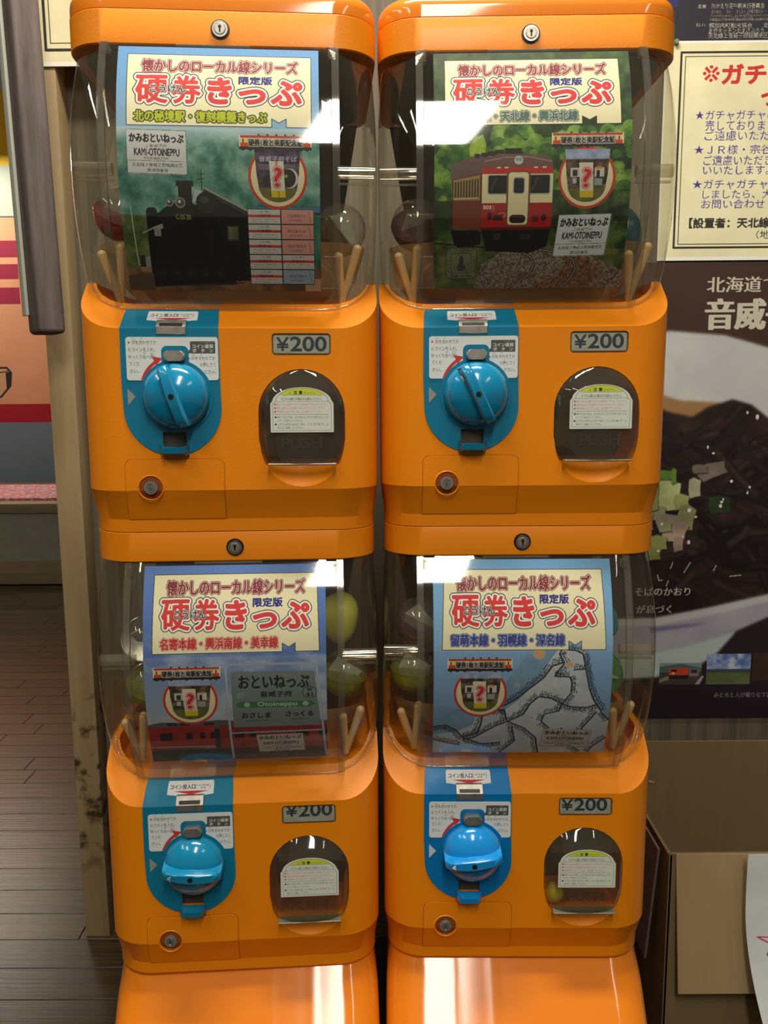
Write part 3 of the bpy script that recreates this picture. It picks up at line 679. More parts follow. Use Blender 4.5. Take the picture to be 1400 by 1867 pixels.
TRIMW=wood('pale_trim',(.34,.27,.15,1),(.48,.39,.23,1),(3,40,40),rough=.6)

fl=box('floor',-3.2,2.2,-4.0,4.6,-.05,-.003,SUB); tag(fl,kind='structure')
pitch=.078; pm={}
rf=random.Random(5); ymin=-.35
def plankmesh(L):
    if L not in pm:
        o=box('plank',0,L-.0016,0,pitch-.0018,-.003,.0,PLANK,bev=.0006,seg=1); pm[L]=o.data; bpy.data.objects.remove(o)
    return pm[L]
row=0; y=ymin
while y<3.30:
    x=-2.42-rf.uniform(0,.5); xe=-.30 if y<.5 else -.50
    if y>.56: xe=-.50
    while x<xe:
        Ls=rf.choice([.45,.6,.75,.9])
        o=bpy.data.objects.new('plank',plankmesh(Ls)); o.location=(x,y,0); o.parent=fl; C.objects.link(o); x+=Ls
    y+=pitch; row+=1
# back wall behind the machines, its opening on the left, and the far room
box('wall_back',-.545,2.2,.56,.66,0,2.6,WALLW)['kind']='structure'
far=box('wall_far',-3.2,2.2,4.45,4.55,0,3.4,plain('far_wall_paint',srgb(215,150,110),.7)); far['kind']='structure'
wl=box('wall_left',-3.3,-3.2,-4.0,4.6,0,3.4,plain('left_wall_paint',srgb(170,150,120),.8)); wl['kind']='structure'
# picture painted on the far wall: x -2.6..-1.6, z .25..2.3 above the floor
def mural():
    c=CV(600,1590,(224,158,118)); X=lambda x:(x+2.6)*600; Z=lambda z:(2.90-z)*600
    n=fbm(1590,600,120,61,3); c.a*=(.93+.12*n)[...,None]
    c.rect(0,0,600,Z(2.04),(176,186,170)); c.rect(0,Z(2.76),X(-2.25),Z(2.34),(228,186,40))
    c.rect(0,Z(2.045),600,Z(2.035),(90,96,90))
    for za,zb in ((1.90,1.80),(1.76,1.67),(1.62,1.52)): c.rect(X(-2.6),Z(za),X(-2.245),Z(zb),(150,30,60))
    c.rect(0,Z(.905),600,Z(.79),(168,20,40)); c.rect(0,Z(.79),600,1590,(112,128,142))
    P=[(X(-2.5),Z(1.13)),(X(-2.36),Z(1.13)),(X(-2.335),Z(1.10)),(X(-2.345),Z(1.02)),(X(-2.41),Z(.95)),(X(-2.5),Z(.93))]
    c.poly(P,(206,160,116)); c.line(P,7,(50,34,40)); c.line([(X(-2.5),Z(1.10)),(X(-2.37),Z(1.105)),(X(-2.345),Z(1.12))],4,(60,40,40)); c.poly([(X(-2.37),Z(1.10)),(X(-2.34),Z(1.11)),(X(-2.345),Z(1.02)),(X(-2.37),Z(1.0))],(40,34,44))
    return c
o=plate('wall_mural',-2.6,-1.6,.25,2.90,lambda z:4.444,.005,mural().mat('mural_print',.7),None); tag(o,'painted mural of orange wall with maroon bars and red band in far room','mural')
t=empty('raised_bench',(-1.9,3.33,0)); tag(t,'low grey-fronted raised platform with pale wood edges in the far room','platform')
def bxw(name,x0,x1,y0,y1,z0,z1,mat,root,bev=0):
    l=root.location; return box(name,x0-l.x,x1-l.x,y0-l.y,y1-l.y,z0-l.z,z1-l.z,mat,root,bev)
bxw('base_trim',-3.1,-.6,3.335,3.36,.003,.125,TRIMW,t,.003); bxw('front_panel',-3.1,-.6,3.345,3.40,.125,.375,plain('bench_panel',srgb(160,164,152),.6,noise=.1,scale=20),t)
bxw('edge_trim',-3.1,-.6,3.33,3.44,.375,.425,TRIMW,t,.004); bxw('platform_top',-3.1,-.6,3.44,4.44,.30,.41,plain('bench_top',srgb(96,78,64),.6,noise=.2,scale=6),t)
def speckle():
    m,nt,b=newmat('pink_speckle'); v=nt.nodes.new('ShaderNodeTexVoronoi'); v.inputs['Scale'].default_value=70; tc=nt.nodes.new('ShaderNodeTexCoord'); nt.links.new(tc.outputs['Object'],v.inputs['Vector'])
    cr=nt.nodes.new('ShaderNodeValToRGB'); e=cr.color_ramp.elements; e[0].color=srgb(226,120,130); e[0].position=.0; e[1].color=srgb(225,200,195); e[1].position=.9
    k=e.new(.35); k.color=srgb(222,150,150); k=e.new(.6); k.color=srgb(205,100,110); k=e.new(.75); k.color=srgb(130,140,170)
    sp=nt.nodes.new('ShaderNodeSeparateColor'); nt.links.new(v.outputs['Color'],sp.inputs[0]); nt.links.new(sp.outputs[0],cr.inputs[0]); nt.links.new(cr.outputs[0],b.inputs['Base Color']); b.inputs['Roughness'].default_value=.8
    return m
o=box('floor_cushion',-3.0,-.7,3.46,4.08,.412,.438,speckle(),None,.006); tag(o,'pink speckled foam mat lying on the raised platform','mat')
# timber post, weathered board
o=box('timber_post',-.5515,-.5070,.514,.559,0.0005,2.6,POSTW,None,.0015); tag(o,'tall bare pine post with dark scrapes low down, left of the machines','post')
t=empty('hanging_signboard',(-.528,.44,1.10),0); tag(t,'grey weathered timber board with rounded lower end hanging beside the pine post','board')
pts=[(-.5,1.115),(-.488,1.098),(-.462,1.098),(-.450,1.115),(-.450,2.55),(-.5,2.55)]
def board():
    bm=boxbm(-.012,.030,-.030,.030,0.0,1.50,.008,3); return bm
b1=from_bm('timber_beam',board(),WEATH,t); b1.rotation_euler=(0,-.018,math.radians(38))
b2=box('backing_sheet',-.0175,-.0125,.012,.034,.03,1.46,plain('sheet_white',srgb(205,210,198),.6),t,.0008); b2.rotation_euler=(0,-.018,math.radians(38))

# ------------------------------------------------------------------ paper and posters on the wall
YW=.556
def sheet(name,x0,x1,z0,z1,mat,y=YW,th=.0008,label=None,cat='poster',rot=0.0):
    cx,cz=(x0+x1)/2,(z0+z1)/2
    o=plate(name,x0-cx,x1-cx,z0-cz,z1-cz,lambda z:0.0,th,mat,None); o.location=(cx,y,cz); o.rotation_euler=(0,rot,0); tag(o,label,cat); return o
K=1.0422  # layout measured on the plane y=.495, moved back to the wall
def wx(x): return .01758+(x-.01758)*K
def wz(z): return -.0526+(z+.0526)*K+ZF
# u,v -> metres on the wall, fixed linear layout of the prints
def PX(u,v):
    a,b=(u-1300)/100,(v-700)/100; return .584299+.094968*a+.004753*b+.000923*a*b+.000046*b*b+.000009*a*b*b
def PZ(u,v):
    a,b=(u-1300)/100,(v-700)/100; return -.059669-.000787*a-.094032*b+.000007*a*b-.000916*b*b-.000009*b**3+ZF
def notice():
    S_=1500; x0,x1,z0,z1=.478,.478+.60,PZ(1300,475),PZ(1300,75); c=CV(int((x1-x0)*S_),int((z1-z0)*S_),(228,222,182))
    n=fbm(c.H,c.W,80,71,4); c.a*=(.93+.12*n)[...,None]
    P=lambda u,v:((PX(u,v)-x0)*S_,(z1-PZ(u,v))*S_)
    c.rect(0,0,c.W,5,(236,236,228)); c.rect(0,c.H-9,c.W,c.H,(232,232,224)); c.rect(0,0,4,c.H,(234,234,226))
    ax,ay=P(1246,97); bx,by=P(1236,452); c.frame(ax-6,ay,c.W-(ax-6),by,5,(44,40,30)); c.frame(ax+5,ay+9,c.W-(ax+5),by-9,2,(60,56,44))
    def T(t,u0,v0,u1,v1,col,b=1.0,o=()):
        a=P(u0,v0); d=P(u1,v1); c.text(t,(a[0],a[1],d[0],d[1]),col,bold=b,outl=o)
    red=(196,50,42); pu=(70,52,140); k=(52,48,44)
    T('※',1281,120,1310,150,red,.8); T('ガチャガチャについて',1317,119,1735,151,red,2.5); T('つり銭・両替は出ません',1388,163,1820,192,red,2.5)
    T('★ガチャガチャは、限定で販',1267,202,1508,217,pu,.8); T('売しております。他の方の',1285,220,1506,237,pu,.8); T('ご遠慮いただきますよう',1284,239,1502,255,pu,.8)
    T('★ＪＲ様・宗谷バス様への',1265,265,1506,280,pu,.8); T('ご遠慮いただきますようお願',1282,284,1520,300,pu,.8); T('いいたします。',1281,303,1400,318,pu,.8)
    T('★ガチャガチャの不具合が',1262,328,1500,343,pu,.8); T('しましたら、大変お手数',1280,346,1480,361,pu,.8); T('お問い合わせください。',1278,364,1480,379,pu,.8)
    T('【設置者：天北線上音威子府',1256,398,1500,414,k,1); T('（地域の鉄道倶楽部）',1378,420,1540,434,k,.8)
    return c,x0,x1,z0,z1
c_,a_,b_,d_,e_=notice(); sheet('notice_poster',a_,b_,d_,e_,c_.mat('notice_print',.55),y=YW-.002,label='cream notice with red and purple text inside a double border, right of machines')
o=from_bm('push_pin',cylbm((0,0,0),(0,-.006,0),.0048,.0036,16),plain('pin_green',srgb(118,128,96),.4)); o.location=(PX(1229,77)+.002,YW-.002,PZ(1229,77)-.001); tag(o,'grey-green push pin at top left corner of the cream notice','pin')
def navy():
    S_=1500; x0,x1,z0,z1=.40,.40+.515,PZ(1300,78),PZ(1300,78)+.55; c=CV(int((x1-x0)*S_),int((z1-z0)*S_),(38,36,46))
    n=fbm(c.H,c.W,120,72,3); c.a*=(.85+.3*n)[...,None]
    P=lambda u,v:((PX(u,v)-x0)*S_,(z1-PZ(u,v))*S_)
    def T(t,u0,v0,u1,v1,col=(176,180,156),b=.4):
        a=P(u0,v0); d=P(u1,v1); c.text(t,(a[0],a[1],d[0],d[1]),col,bold=b)
    T('主催',1272,8,1287,15); T('おかえり沼牛駅実行委員会',1297,6,1393,15); T('0165　35　2121 (幌加内・観光)',1297,17,1420,25,(130,130,120)); T('horokanai_yuku@gmail.com',1296,25,1405,32,(120,120,112)); T('https://www.facebook.com/oka',1295,32,1408,39,(140,140,128))
    T('協力',1269,42,1285,49); T('幌加内町観光協会　　北海道',1293,42,1420,50); T('創作キッチンたまさぶろう　食',1292,51,1410,60); T('天北線上音威子府機関支区鉄道',1291,60,1418,69)
    a=P(1205,2); c.rect(0,a[1]-200,P(1236,0)[0],a[1]+14,(40,44,96))
    return c,x0,x1,z0,z1
c_,a_,b_,d_,e_=navy(); sheet('event_poster',a_,b_,d_,e_,c_.mat('navy_print',.45),y=YW,label='dark navy poster with small pale credits lines at top right of frame')
def soba():
    S_=1250; x0,x1=.40,.40+.594; z1=PZ(1300,478); z0=PZ(1300,1307); c=CV(int((x1-x0)*S_),int((z1-z0)*S_),(62,44,36))
    P=lambda u,v:((PX(u,v)-x0)*S_,(z1-PZ(u,v))*S_)
    H,W=c.H,c.W; n=fbm(H,W,60,73,4); n3=fbm(H,W,200,74,3); yy=np.arange(H)[:,None]*np.ones((1,W))
    lo=yy>P(0,1190)[1]-0; c.a*=(.9+.2*n3)[...,None]; c.a[yy>P(0,1120)[1]]=np.array((40,30,38),np.float32)/255
    def E(u,v,ru,rv,col,al=1,m=False):
        x,y=P(u,v); k=S_*.00095
        if m: return c.pmask([(x+ru*k*math.cos(a*PI/48),y+rv*k*math.sin(a*PI/48)) for a in range(96)])
        c.ell(x,y,ru*k,rv*k,col,al,n=90)
    # saucer, bowl, broth
    c.poly([P(1100,1180),P(1350,1130),P(1337,1156),P(1305,1192),P(1268,1216),P(1195,1234),P(1100,1240)],(176,190,186))
    bowl=[P(1100,700),P(1130,620),P(1220,603),P(1321,611),P(1400,633),P(1560,690),P(1680,800),P(1680,940),P(1600,1000),P(1500,1072),P(1400,1124),P(1337,1152),P(1260,1176),P(1195,1190),P(1100,1196)]
    c.tex(c.pmask(bowl),(176,178,180),(196,198,196),n)
    c.tex(c.pmask([P(1100,1142),P(1195,1140),P(1290,1122),P(1400,1096),P(1500,1046),P(1600,980),P(1500,1072),P(1400,1124),P(1337,1152),P(1260,1176),P(1195,1190),P(1100,1196)]),(146,144,160),(178,176,186),n)
    c.poly([P(1180,1144),P(1290,1134),P(1330,1124),P(1260,1142),P(1190,1152)],(110,108,140)); 
    c.poly([P(1190,715),P(1240,730),P(1330,735),P(1360,760),P(1190,780)],(150,112,72))
    broth=[P(1100,745),P(1195,742),P(1222,752),P(1262,760),P(1290,742),P(1335,728),P(1370,738),P(1400,762),P(1470,820),P(1560,900),P(1560,980),P(1500,1030),P(1400,1082),P(1290,1107),P(1195,1125),P(1100,1128)]
    c.tex(c.pmask(broth),(24,17,16),(58,40,36),(n-.3)*2)
    rs=random.Random(12); bm_=c.pmask(broth); keep=c.a.copy()
    for k in range(90):
        u=rs.uniform(1130,1420); v=rs.uniform(770,1090); a=rs.uniform(-.9,.9); L=rs.uniform(50,130); cv=rs.uniform(-.012,.012); pts=[]
        for i in range(10):
            pts.append(P(u,v)); u+=L/10*math.cos(a); v+=L/10*math.sin(a); a+=cv*L/10
        cc=rs.choice([(46,33,32),(38,28,29),(56,40,38),(28,20,22)]); c.line(pts,rs.uniform(15,22),tuple(int(q*.6) for q in cc)); c.line(pts,rs.uniform(8,13),cc)
        if k%7==0: i=rs.randrange(8); c.line([pts[i],pts[i+1]],2,(150,140,136),.6)
    c.a[~bm_]=keep[~bm_]
    c.blur(3); c.blur(2)
    # chopped leek
    def chunk(u,v,w,h,col,a=0.0):
        x,y=P(u,v); k=S_*.00095; ca,sa=math.cos(a),math.sin(a); q=[]
        for i,(dx,dy) in enumerate(((-w,-h*.9),(-.2*w,-h*1.15),(w,-h*.8),(w*.9,0),(w*1.05,h*.8),(.1*w,h*.9),(-w*.8,h*1.1),(-w*1.1,.1*h))): q.append((x+(dx*ca-dy*sa)*k,y+(dx*sa+dy*ca)*k))
        c.poly([(a_+2,b_+3) for a_,b_ in q],(34,26,22),.6); c.tex(c.pmask(q),tuple(int(i*.80) for i in col),tuple(min(255,int(i*1.12)) for i in col),(n-.25)*2)
    for a in ((1215,905,26,30,(186,196,134)),(1200,866,30,9,(96,134,50)),(1228,868,5,14,(110,144,60)),(1242,915,14,14,(150,160,100)),(1266,890,11,18,(160,158,130)),(1196,935,18,14,(156,158,116)),(1216,950,20,13,(150,140,116)),(1250,945,16,24,(140,140,92),.2),(1230,968,22,22,(158,140,120),.3),(1212,960,12,10,(150,150,110)),(1236,992,9,14,(140,122,108)),(1200,990,16,14,(120,128,74)),(1190,1010,14,12,(110,120,66)),(1298,858,26,14,(120,108,96),-.3),(1276,855,14,8,(110,100,84)),(1190,905,10,30,(150,160,90)),(1312,920,20,16,(38,54,34)),(1178,950,12,20,(150,158,110))): chunk(*a)
    c.blur(1)
    for u,v in ((1315,915),(1313,922),(1318,910),(1256,930),(1245,978),(1333,877),(1300,826),(1290,815),(1366,888),(1362,898),(1202,845),(1268,942),(1255,988),(1380,760),(1362,752),(1206,955),(1200,1004)): E(u,v,rs.uniform(1.5,3.5),rs.uniform(2,5),(205,205,198))
    for q in (((1198,1048),(1201,1058),(1207,1057)),((1226,1025),(1222,1036)),((1218,1058),(1214,1068)),((1305,1030),(1300,1040)),((1330,1050),(1350,1048)),((1258,1025),(1246,1044))): c.line([P(*p) for p in q],2.5,(170,160,160))
    gr=(196,190,172)
    def T(t,u0,v0,u1,v1,col=gr,b=.6,bx=1):
        a=P(u0,v0); d=P(u1,v1); c.text(t,(a[0],a[1],d[0],d[1]),col,bold=b,boldx=bx)
    T('北海道で',1289,505,1418,532,gr,.5,2); T('音威子府',1286,545,1500,599,gr,1,5)
    T('そばのかおり',1157,1071,1257,1085,(180,178,166),.5,1); T('が息づく',1160,1103,1223,1117,(180,178,166),.5,1)
    c.text('森と水と人が織りなす匠の味',(P(1301,1262)[0],P(1301,1261)[1],P(1425,1262)[0],P(1301,1271)[1]),(150,140,142),bold=.5)
    a=P(1202,1208); b=P(1277,1247); c.rect(a[0],a[1],b[0],b[1],(120,136,140)); c.poly([(a[0],a[1]+10),((a[0]+b[0])/2,a[1]+2),(b[0],a[1]+12),(b[0],a[1]+24),(a[0],a[1]+24)],(70,100,96)); c.rect(a[0],a[1]+22,b[0],b[1],(70,58,54))
    c.poly([(a[0],b[1]-12),(a[0]+24,b[1]-22),(a[0]+24,b[1]-12),(a[0],b[1]-4)],(120,120,92))
    x=a[0]+22; y=a[1]+12; c.rect(x,y,x+44,y+22,(196,66,40)); c.rect(x+4,y+3,x+18,y+9,(50,40,44)); c.rect(x,y+17,x+44,y+26,(36,30,32)); c.ell(x+10,y+13,4,3,(200,160,120)); c.rect(x+46,y+2,x+68,y+20,(120,112,106)); c.rect(x+50,y+4,x+64,y+12,(44,44,50)); c.poly([(x+60,b[1]),(x+76,y+18),(x+80,y+22),(x+70,b[1])],(150,150,158))
    a=P(1289,1192); b=P(1366,1246); c.rect(a[0],a[1],b[0],b[1],(96,124,170)); w_=b[0]-a[0]; h_=b[1]-a[1]
    m=np.zeros((H,W),bool); m[int(a[1]):int(a[1]+h_*.55),int(a[0]):int(b[0])]=True; c.tex(m,(84,110,170),(190,198,214),(fbm(H,W,16,75,3)-.3)*2.2)
    c.rect(a[0],a[1]+h_*.50,b[0],a[1]+h_*.62,(60,72,84)); m[:]=False; m[int(a[1]+h_*.62):int(b[1]),int(a[0]):int(b[0])]=True; c.tex(m,(74,84,50),(130,138,84),n)
    a=P(1372,1190); c.tex(c.pmask([a,(a[0]+120,a[1]),(a[0]+120,a[1]+64),(a[0],a[1]+64)]),(48,34,30),(96,66,46),n)
    return c,x0,x1,z0,z1
c_,a_,b_,d_,e_=soba(); sheet('noodle_poster',a_,b_,d_,e_,c_.mat('soba_print',.42),y=YW-.001,label='large brown poster of a bowl of dark noodles with chopped leek')
def leftnote():
    c=CV(560,400,(224,216,176)); n=fbm(400,560,70,76,3); c.a*=(.93+.12*n)[...,None]
    c.rect(0,386,560,400,(232,230,218)); c.rect(0,0,8,400,(232,230,218)); c.frame(54,-60,520,352,9,(50,46,36)); c.frame(70,-60,506,332,3,(66,60,48)); return c
o=plate('paper_notice',0,.28,0,.20,lambda z:0.0,.0008,leftnote().mat('left_notice_print',.55),None); o.location=(-.5455,.511,1.5225); tag(o,'cream paper notice with double black border pinned at the top of the pine post','notice')

# ------------------------------------------------------------------ cardboard box with flaps and the hanging paper
t=empty('cardboard_box',(.60,.28,0)); tag(t,'large open cardboard box on the floor to the right of the machines','box')
BT=.407
bxw('front_wall',.385,.86,.100,.104,.004,BT,CARD_SHADED,t); bxw('back_wall',.385,.86,.446,.450,.004,BT+.001,CARD_SHADED,t)
bxw('side_wall',.3835,.3875,.100,.450,.004,BT-.002,CARD_SHADED,t); bxw('side_wall',.856,.860,.104,.446,.004,BT-.002,CARD_SHADED,t); bxw('bottom_panel',.3875,.856,.104,.446,.0005,.005,CARD_SHADED,t)
def flap(name,P,th,mat):
    bm=bmesh.new(); n=Vector(P[1])-Vector(P[0]); n=n.cross(Vector(P[3])-Vector(P[0])).normalized()*th
    a=[bm.verts.new(Vector(p)-t.location) for p in P]; b=[bm.verts.new(Vector(p)-t.location+n) for p in P]
    bm.faces.new(a); bm.faces.new(b[::-1])
    for i in range(4): bm.faces.new((a[i],b[i],b[(i+1)%4],a[(i+1)%4]))
    return from_bm(name,bm,mat,t)
flap('front_flap',[(.392,.0985,BT),(.856,.0985,BT),(.850,.082,.218),(.398,.084,.216)],.004,CARD)
flap('left_flap',[(.3775,.118,BT-.004),(.3775,.44,BT-.004),(.3690,.436,.24),(.3690,.130,.235)],.003,wood('card_purple',(.13,.09,.068,1),(.17,.12,.095,1),(8,8,60),rough=.85))
bm=boxbm(.0,.009,-.0008,0,0,.003); bmesh.ops.rotate(bm,verts=bm.verts,matrix=Matrix.Rotation(.25,3,'Y'))
o=from_bm('torn_spot',bm,plain('torn_card',srgb(170,155,130),.9),t); o.location=(.465-.60,.4455-.28,.335)
def startag():
    c=CV(240,600,(214,222,222)); n=fbm(600,240,80,77,3); c.a*=(.95+.08*n)[...,None]
    cx,cy=60,284; P=[]
    for i in range(10):
        r=50 if i%2==0 else 21; a=-PI/2+i*PI/5; P.append((cx+r*math.cos(a),cy+r*math.sin(a)))
    c.line(P,4,(196,60,110),closed=True); c.ell(cx+2,cy+4,5,4,(222,120,150),.5)
    c.text('ご自由に',(150,200,300,250),(196,60,110),bold=2); return c
V=[];F=[];UV=[]
nz=22;nx=8
edge=lambda t_:.4765+.002*t_+.046*max(0,t_-.30)**1.7
for k in (0,1):
    for i in range(nz+1):
        t_=i/nz; z=BT+.0115-.250*t_; yy_=.0775-.030*t_+.012*math.sin(t_*3)
        for j in range(nx+1):
            s_=j/nx; x0=edge(t_); V.append((x0+(.64-x0)*s_-.48,yy_-.1-.010*math.sin(s_*5+t_)*t_+(.0007 if k else 0),z-BT)); UV.append((s_*.98+(x0-.4845)/.155*(1-s_),1-t_))
m_=(nz+1)*(nx+1)
for i in range(nz):
    for j in range(nx):
        a=i*(nx+1)+j; F.append((a,a+nx+1,a+nx+2,a+1)); F.append((m_+a,m_+a+1,m_+a+nx+2,m_+a+nx+1))
for i in range(nz):
    a=i*(nx+1); F.append((a,m_+a,m_+a+nx+1,a+nx+1)); b=a+nx; F.append((b,b+nx+1,m_+b+nx+1,m_+b))
for j in range(nx): F.append((j,j+1,m_+j+1,m_+j)); a=nz*(nx+1)+j; F.append((a,m_+a,m_+a+1,a+1))
o=mk('hanging_paper',V,F,startag().mat('star_print',.6),None,uv=UV); o.location=(.48,.1,BT); tag(o,'white paper with a pink outlined star hanging over the cardboard box','paper')
# ------------------------------------------------------------------ the capsule machines
ZB=-.2135; DZ=-ZB            # machine origin sits at its own base
def prof(z):
    if z>=.0052: return (z-.0052)/.78
    if z>=-.1662: return 0.0
    if z>=-.1672: return (-.1662-z)*.6
    return .0006+(-.1672-z)/.0323*.0124
yd=lambda z:-.019+2.25*(z-.169)**2
hxd=lambda z:.1556+.0048*(1-((z-.157)/.13)**2)
CX,CZ=-.0552,-.0655         # centre of the dial
def body():
    V,F=loft([(-.2133,.1565,.0130,.045),(-.1995,.1565,.0130,.045),(-.1672,.1598,.0006,.045),(-.1662,.1602,0,.045),(.0585,.1602,0,.045)],n=12)
    o=mk('housing',V,F,ORANGE,None,dz=DZ)
    arch=[(.0302+.0463*(1+math.cos(math.radians(a))),-.0835+.0463*math.sin(math.radians(a))) for a in range(0,181,10)]
    arch=[(x,z) for x,z in arch]+[(.0302,-.112),(.0335,-.128),(.0385,-.1393),(.1145,-.1393),(.1195,-.128),(.1228,-.112)]
    cs=[]
    def cut(P,y0,y1): 
        c=from_bm('c',prism_bm(P,y0,y1),None,dz=DZ,flat=True); cs.append(c)
    cut(arch,-.02,.07); cut(rrpts(.0459,.1083,-.0226,.0002,.004),-.02,.0035); cut(rrpts(-.0715,-.0460,-.1192,-.1028,.0008),-.02,.03)
    cut([(-.0862+.0126*math.cos(a*PI/20),-.1630+.0126*math.sin(a*PI/20)) for a in range(40)],-.02,.0048)
    # the slanted shoulder, the hollow under the dome and the finger scoop below the door
    bm=bmesh.new(); L_=[(-.01,.0052-.0078),(-.01,.5),(.32,.5),(.32,.0052+.78*.32)]
    a=[bm.verts.new((-.3,y,z)) for y,z in L_]; b=[bm.verts.new((.3,y,z)) for y,z in L_]
    bm.faces.new(a); bm.faces.new(b[::-1])
    for i in range(4): bm.faces.new((a[i],b[i],b[(i+1)%4],a[(i+1)%4]))
    cs.append(from_bm('c',bm,None,dz=DZ,flat=True))
    V,F=loft([(.0286,.1525,.036,.045,.284),(.12,.1525,.036,.045,.284)],n=6); cs.append(mk('c',V,F,None,dz=DZ,flat=True))
    bm=bmesh.new(); bmesh.ops.create_uvsphere(bm,u_segments=72,v_segments=48,radius=.079,matrix=Matrix.Translation((.0765,-.065,-.1187))@Matrix.Rotation(PI/2,4,'X')); cs.append(from_bm('c',bm,None,dz=DZ,flat=True))
    boolean(o,cs); o.data.materials.clear(); o.data.materials.append(ORANGE)
    return o,arch
def follow(name,rows,off,th,mat,root,uv=False):  # noqa
    """sheet lying on the body front; rows = (z, x0, x1) from bottom up"""
    V=[];F=[]; n=len(rows)
    for k in (0,1):
        for z,a,b in rows:
            for x in (a,b): V.append((x,prof(z)-off+(th if k else 0),z))
    m=2*n
    for i in range(n-1):
        a=2*i; F+=[(a,a+1,a+3,a+2),(m+a,m+a+2,m+a+3,m+a+1),(a,a+2,m+a+2,m+a),(a+1,m+a+1,m+a+3,a+3)]
    F+=[(0,m,m+1,1),(2*n-2,2*n-1,m+2*n-1,m+2*n-2)]
    UV=None
    if uv:
        z0,z1=rows[0][0],rows[-1][0]; xa=min(r[1] for r in rows); xb=max(r[2] for r in rows)
        UV=[((v[0]-xa)/(xb-xa),(v[2]-z0)/(z1-z0)) for v in V]
    return mk(name,V,F,mat,root,dz=DZ,uv=UV,ang=30)
def domesheet(name,x0,x1,z0,z1,off,th,mat,root,n=22,bev=0):
    V=[];F=[]
    for k in (0,1):
        for i in range(n+1):
            z=z0+(z1-z0)*i/n
            for x in (x0,x1): V.append((x,yd(z)-off+(th if k else 0),z))
    m=2*(n+1)
    for i in range(n):
        a=2*i; F+=[(a,a+1,a+3,a+2),(m+a,m+a+2,m+a+3,m+a+1),(a,a+2,m+a+2,m+a),(a+1,m+a+1,m+a+3,a+3)]
    F+=[(0,m,m+1,1),(2*n,2*n+1,m+2*n+1,m+2*n)]
    return mk(name,V,F,mat,root,dz=DZ)
def bulge(name,xh,ztop,zbot,cut0,cut1,yb,depth,mat,root,thick=None,n=18,nr=40):
    """rounded swelling with a stadium outline, clipped between two heights"""
    bm=bmesh.new(); cx=.0765; V=[];F=[]
    def hw(z):
        if z>-.0835: q=(z+.0835)/(ztop+.0835); return xh*math.sqrt(max(0,1-q*q))
        if z>-.112: return xh
        q=(z+.112)/(zbot+.112); return xh*math.sqrt(max(0,1-q**2.1))
    for i in range(nr+1):
        t=i/nr; z=cut1+(cut0-cut1)*(.5-.5*math.cos(PI*t)) if mat is None else cut1+(cut0-cut1)*t
        h=hw(z); ev=1-((z-(ztop+zbot)/2)/((ztop-zbot)/2))**2; dd=depth*min(1,max(0,ev)*1.6)
        for j in range(n+1):
            s=-1+2*j/n; s=math.sin(s*PI/2)
            V.append((cx+h*s,yb-dd*(1-abs(s)**3.2),z))
    for i in range(nr):
        for j in range(n):
            a=i*(n+1)+j; F.append((a,a+1,a+n+2,a+n+1))
    if thick:   # back and rim
        m=len(V)
        for i in range(nr+1):
            for j in range(n+1):
                x,y,z=V[i*(n+1)+j]; V.append((x,yb+thick,z))
        for i in range(nr):
            for j in range(n):
                a=m+i*(n+1)+j; F.append((a,a+n+1,a+n+2,a+1))
        for i in range(nr):
            a=i*(n+1); F.append((a,a+n+1,m+a+n+1,m+a)); b=a+n; F.append((b,m+b,m+b+n+1,b+n+1))
        for j in range(n): F.append((j,m+j,m+j+1,j+1)); a=nr*(n+1)+j; F.append((a,a+1,m+a+1,m+a))
    return mk(name,V,F,mat,root,dz=DZ,ang=40)
def lockset(name,x,y,z,r,root,mat=CHROME):
    bm=cylbm((0,0,0),(0,-.0022,0),r,r*.96,28); o=from_bm(name,bm,mat,root); o.location=(x,y,z+DZ)
    bm=cylbm((0,-.0021,0),(0,-.0032,0),r*.72,r*.62,24); f=from_bm('lock_face',bm,BRUSH,o)
    bm=boxbm(-r*.10,r*.10,-.0034,-.003,-r*.42,r*.2); cylbm((0,-.0029,r*.2),(0,-.0034,r*.2),r*.2,None,14,bm); from_bm('keyhole',bm,DARK,o)
    return o
def tube_lock(x,y,z,root):
    o=from_bm('lock_cylinder',cylbm((0,0,0),(0,-.007,0),.0072,.0070,28),plain_once('lock_dark',(.34,.33,.30,1),.35,.5),root); o.location=(x,y,z+DZ)
    bm=bmesh.new(); 
    bmesh.ops.create_cone(bm,cap_ends=False,segments=24,radius1=.0045,radius2=.0045,depth=.0012,matrix=Matrix.Translation((0,-.0074,0))@Matrix.Rotation(PI/2,4,'X'))
    bmesh.ops.create_cone(bm,cap_ends=True,segments=16,radius1=.0022,radius2=.0022,depth=.0014,matrix=Matrix.Translation((0,-.0074,0))@Matrix.Rotation(PI/2,4,'X'))
    boxbm(-.0006,.0006,-.0080,-.0070,.002,.0052,bm=bm)
    from_bm('key_ring',bm,CHROME,o); return o
_p={}
def plain_once(n,c,r,m=0.0):
    if n not in _p: _p[n]=plain(n,c,rough=r,metal=m)
    return _p[n]
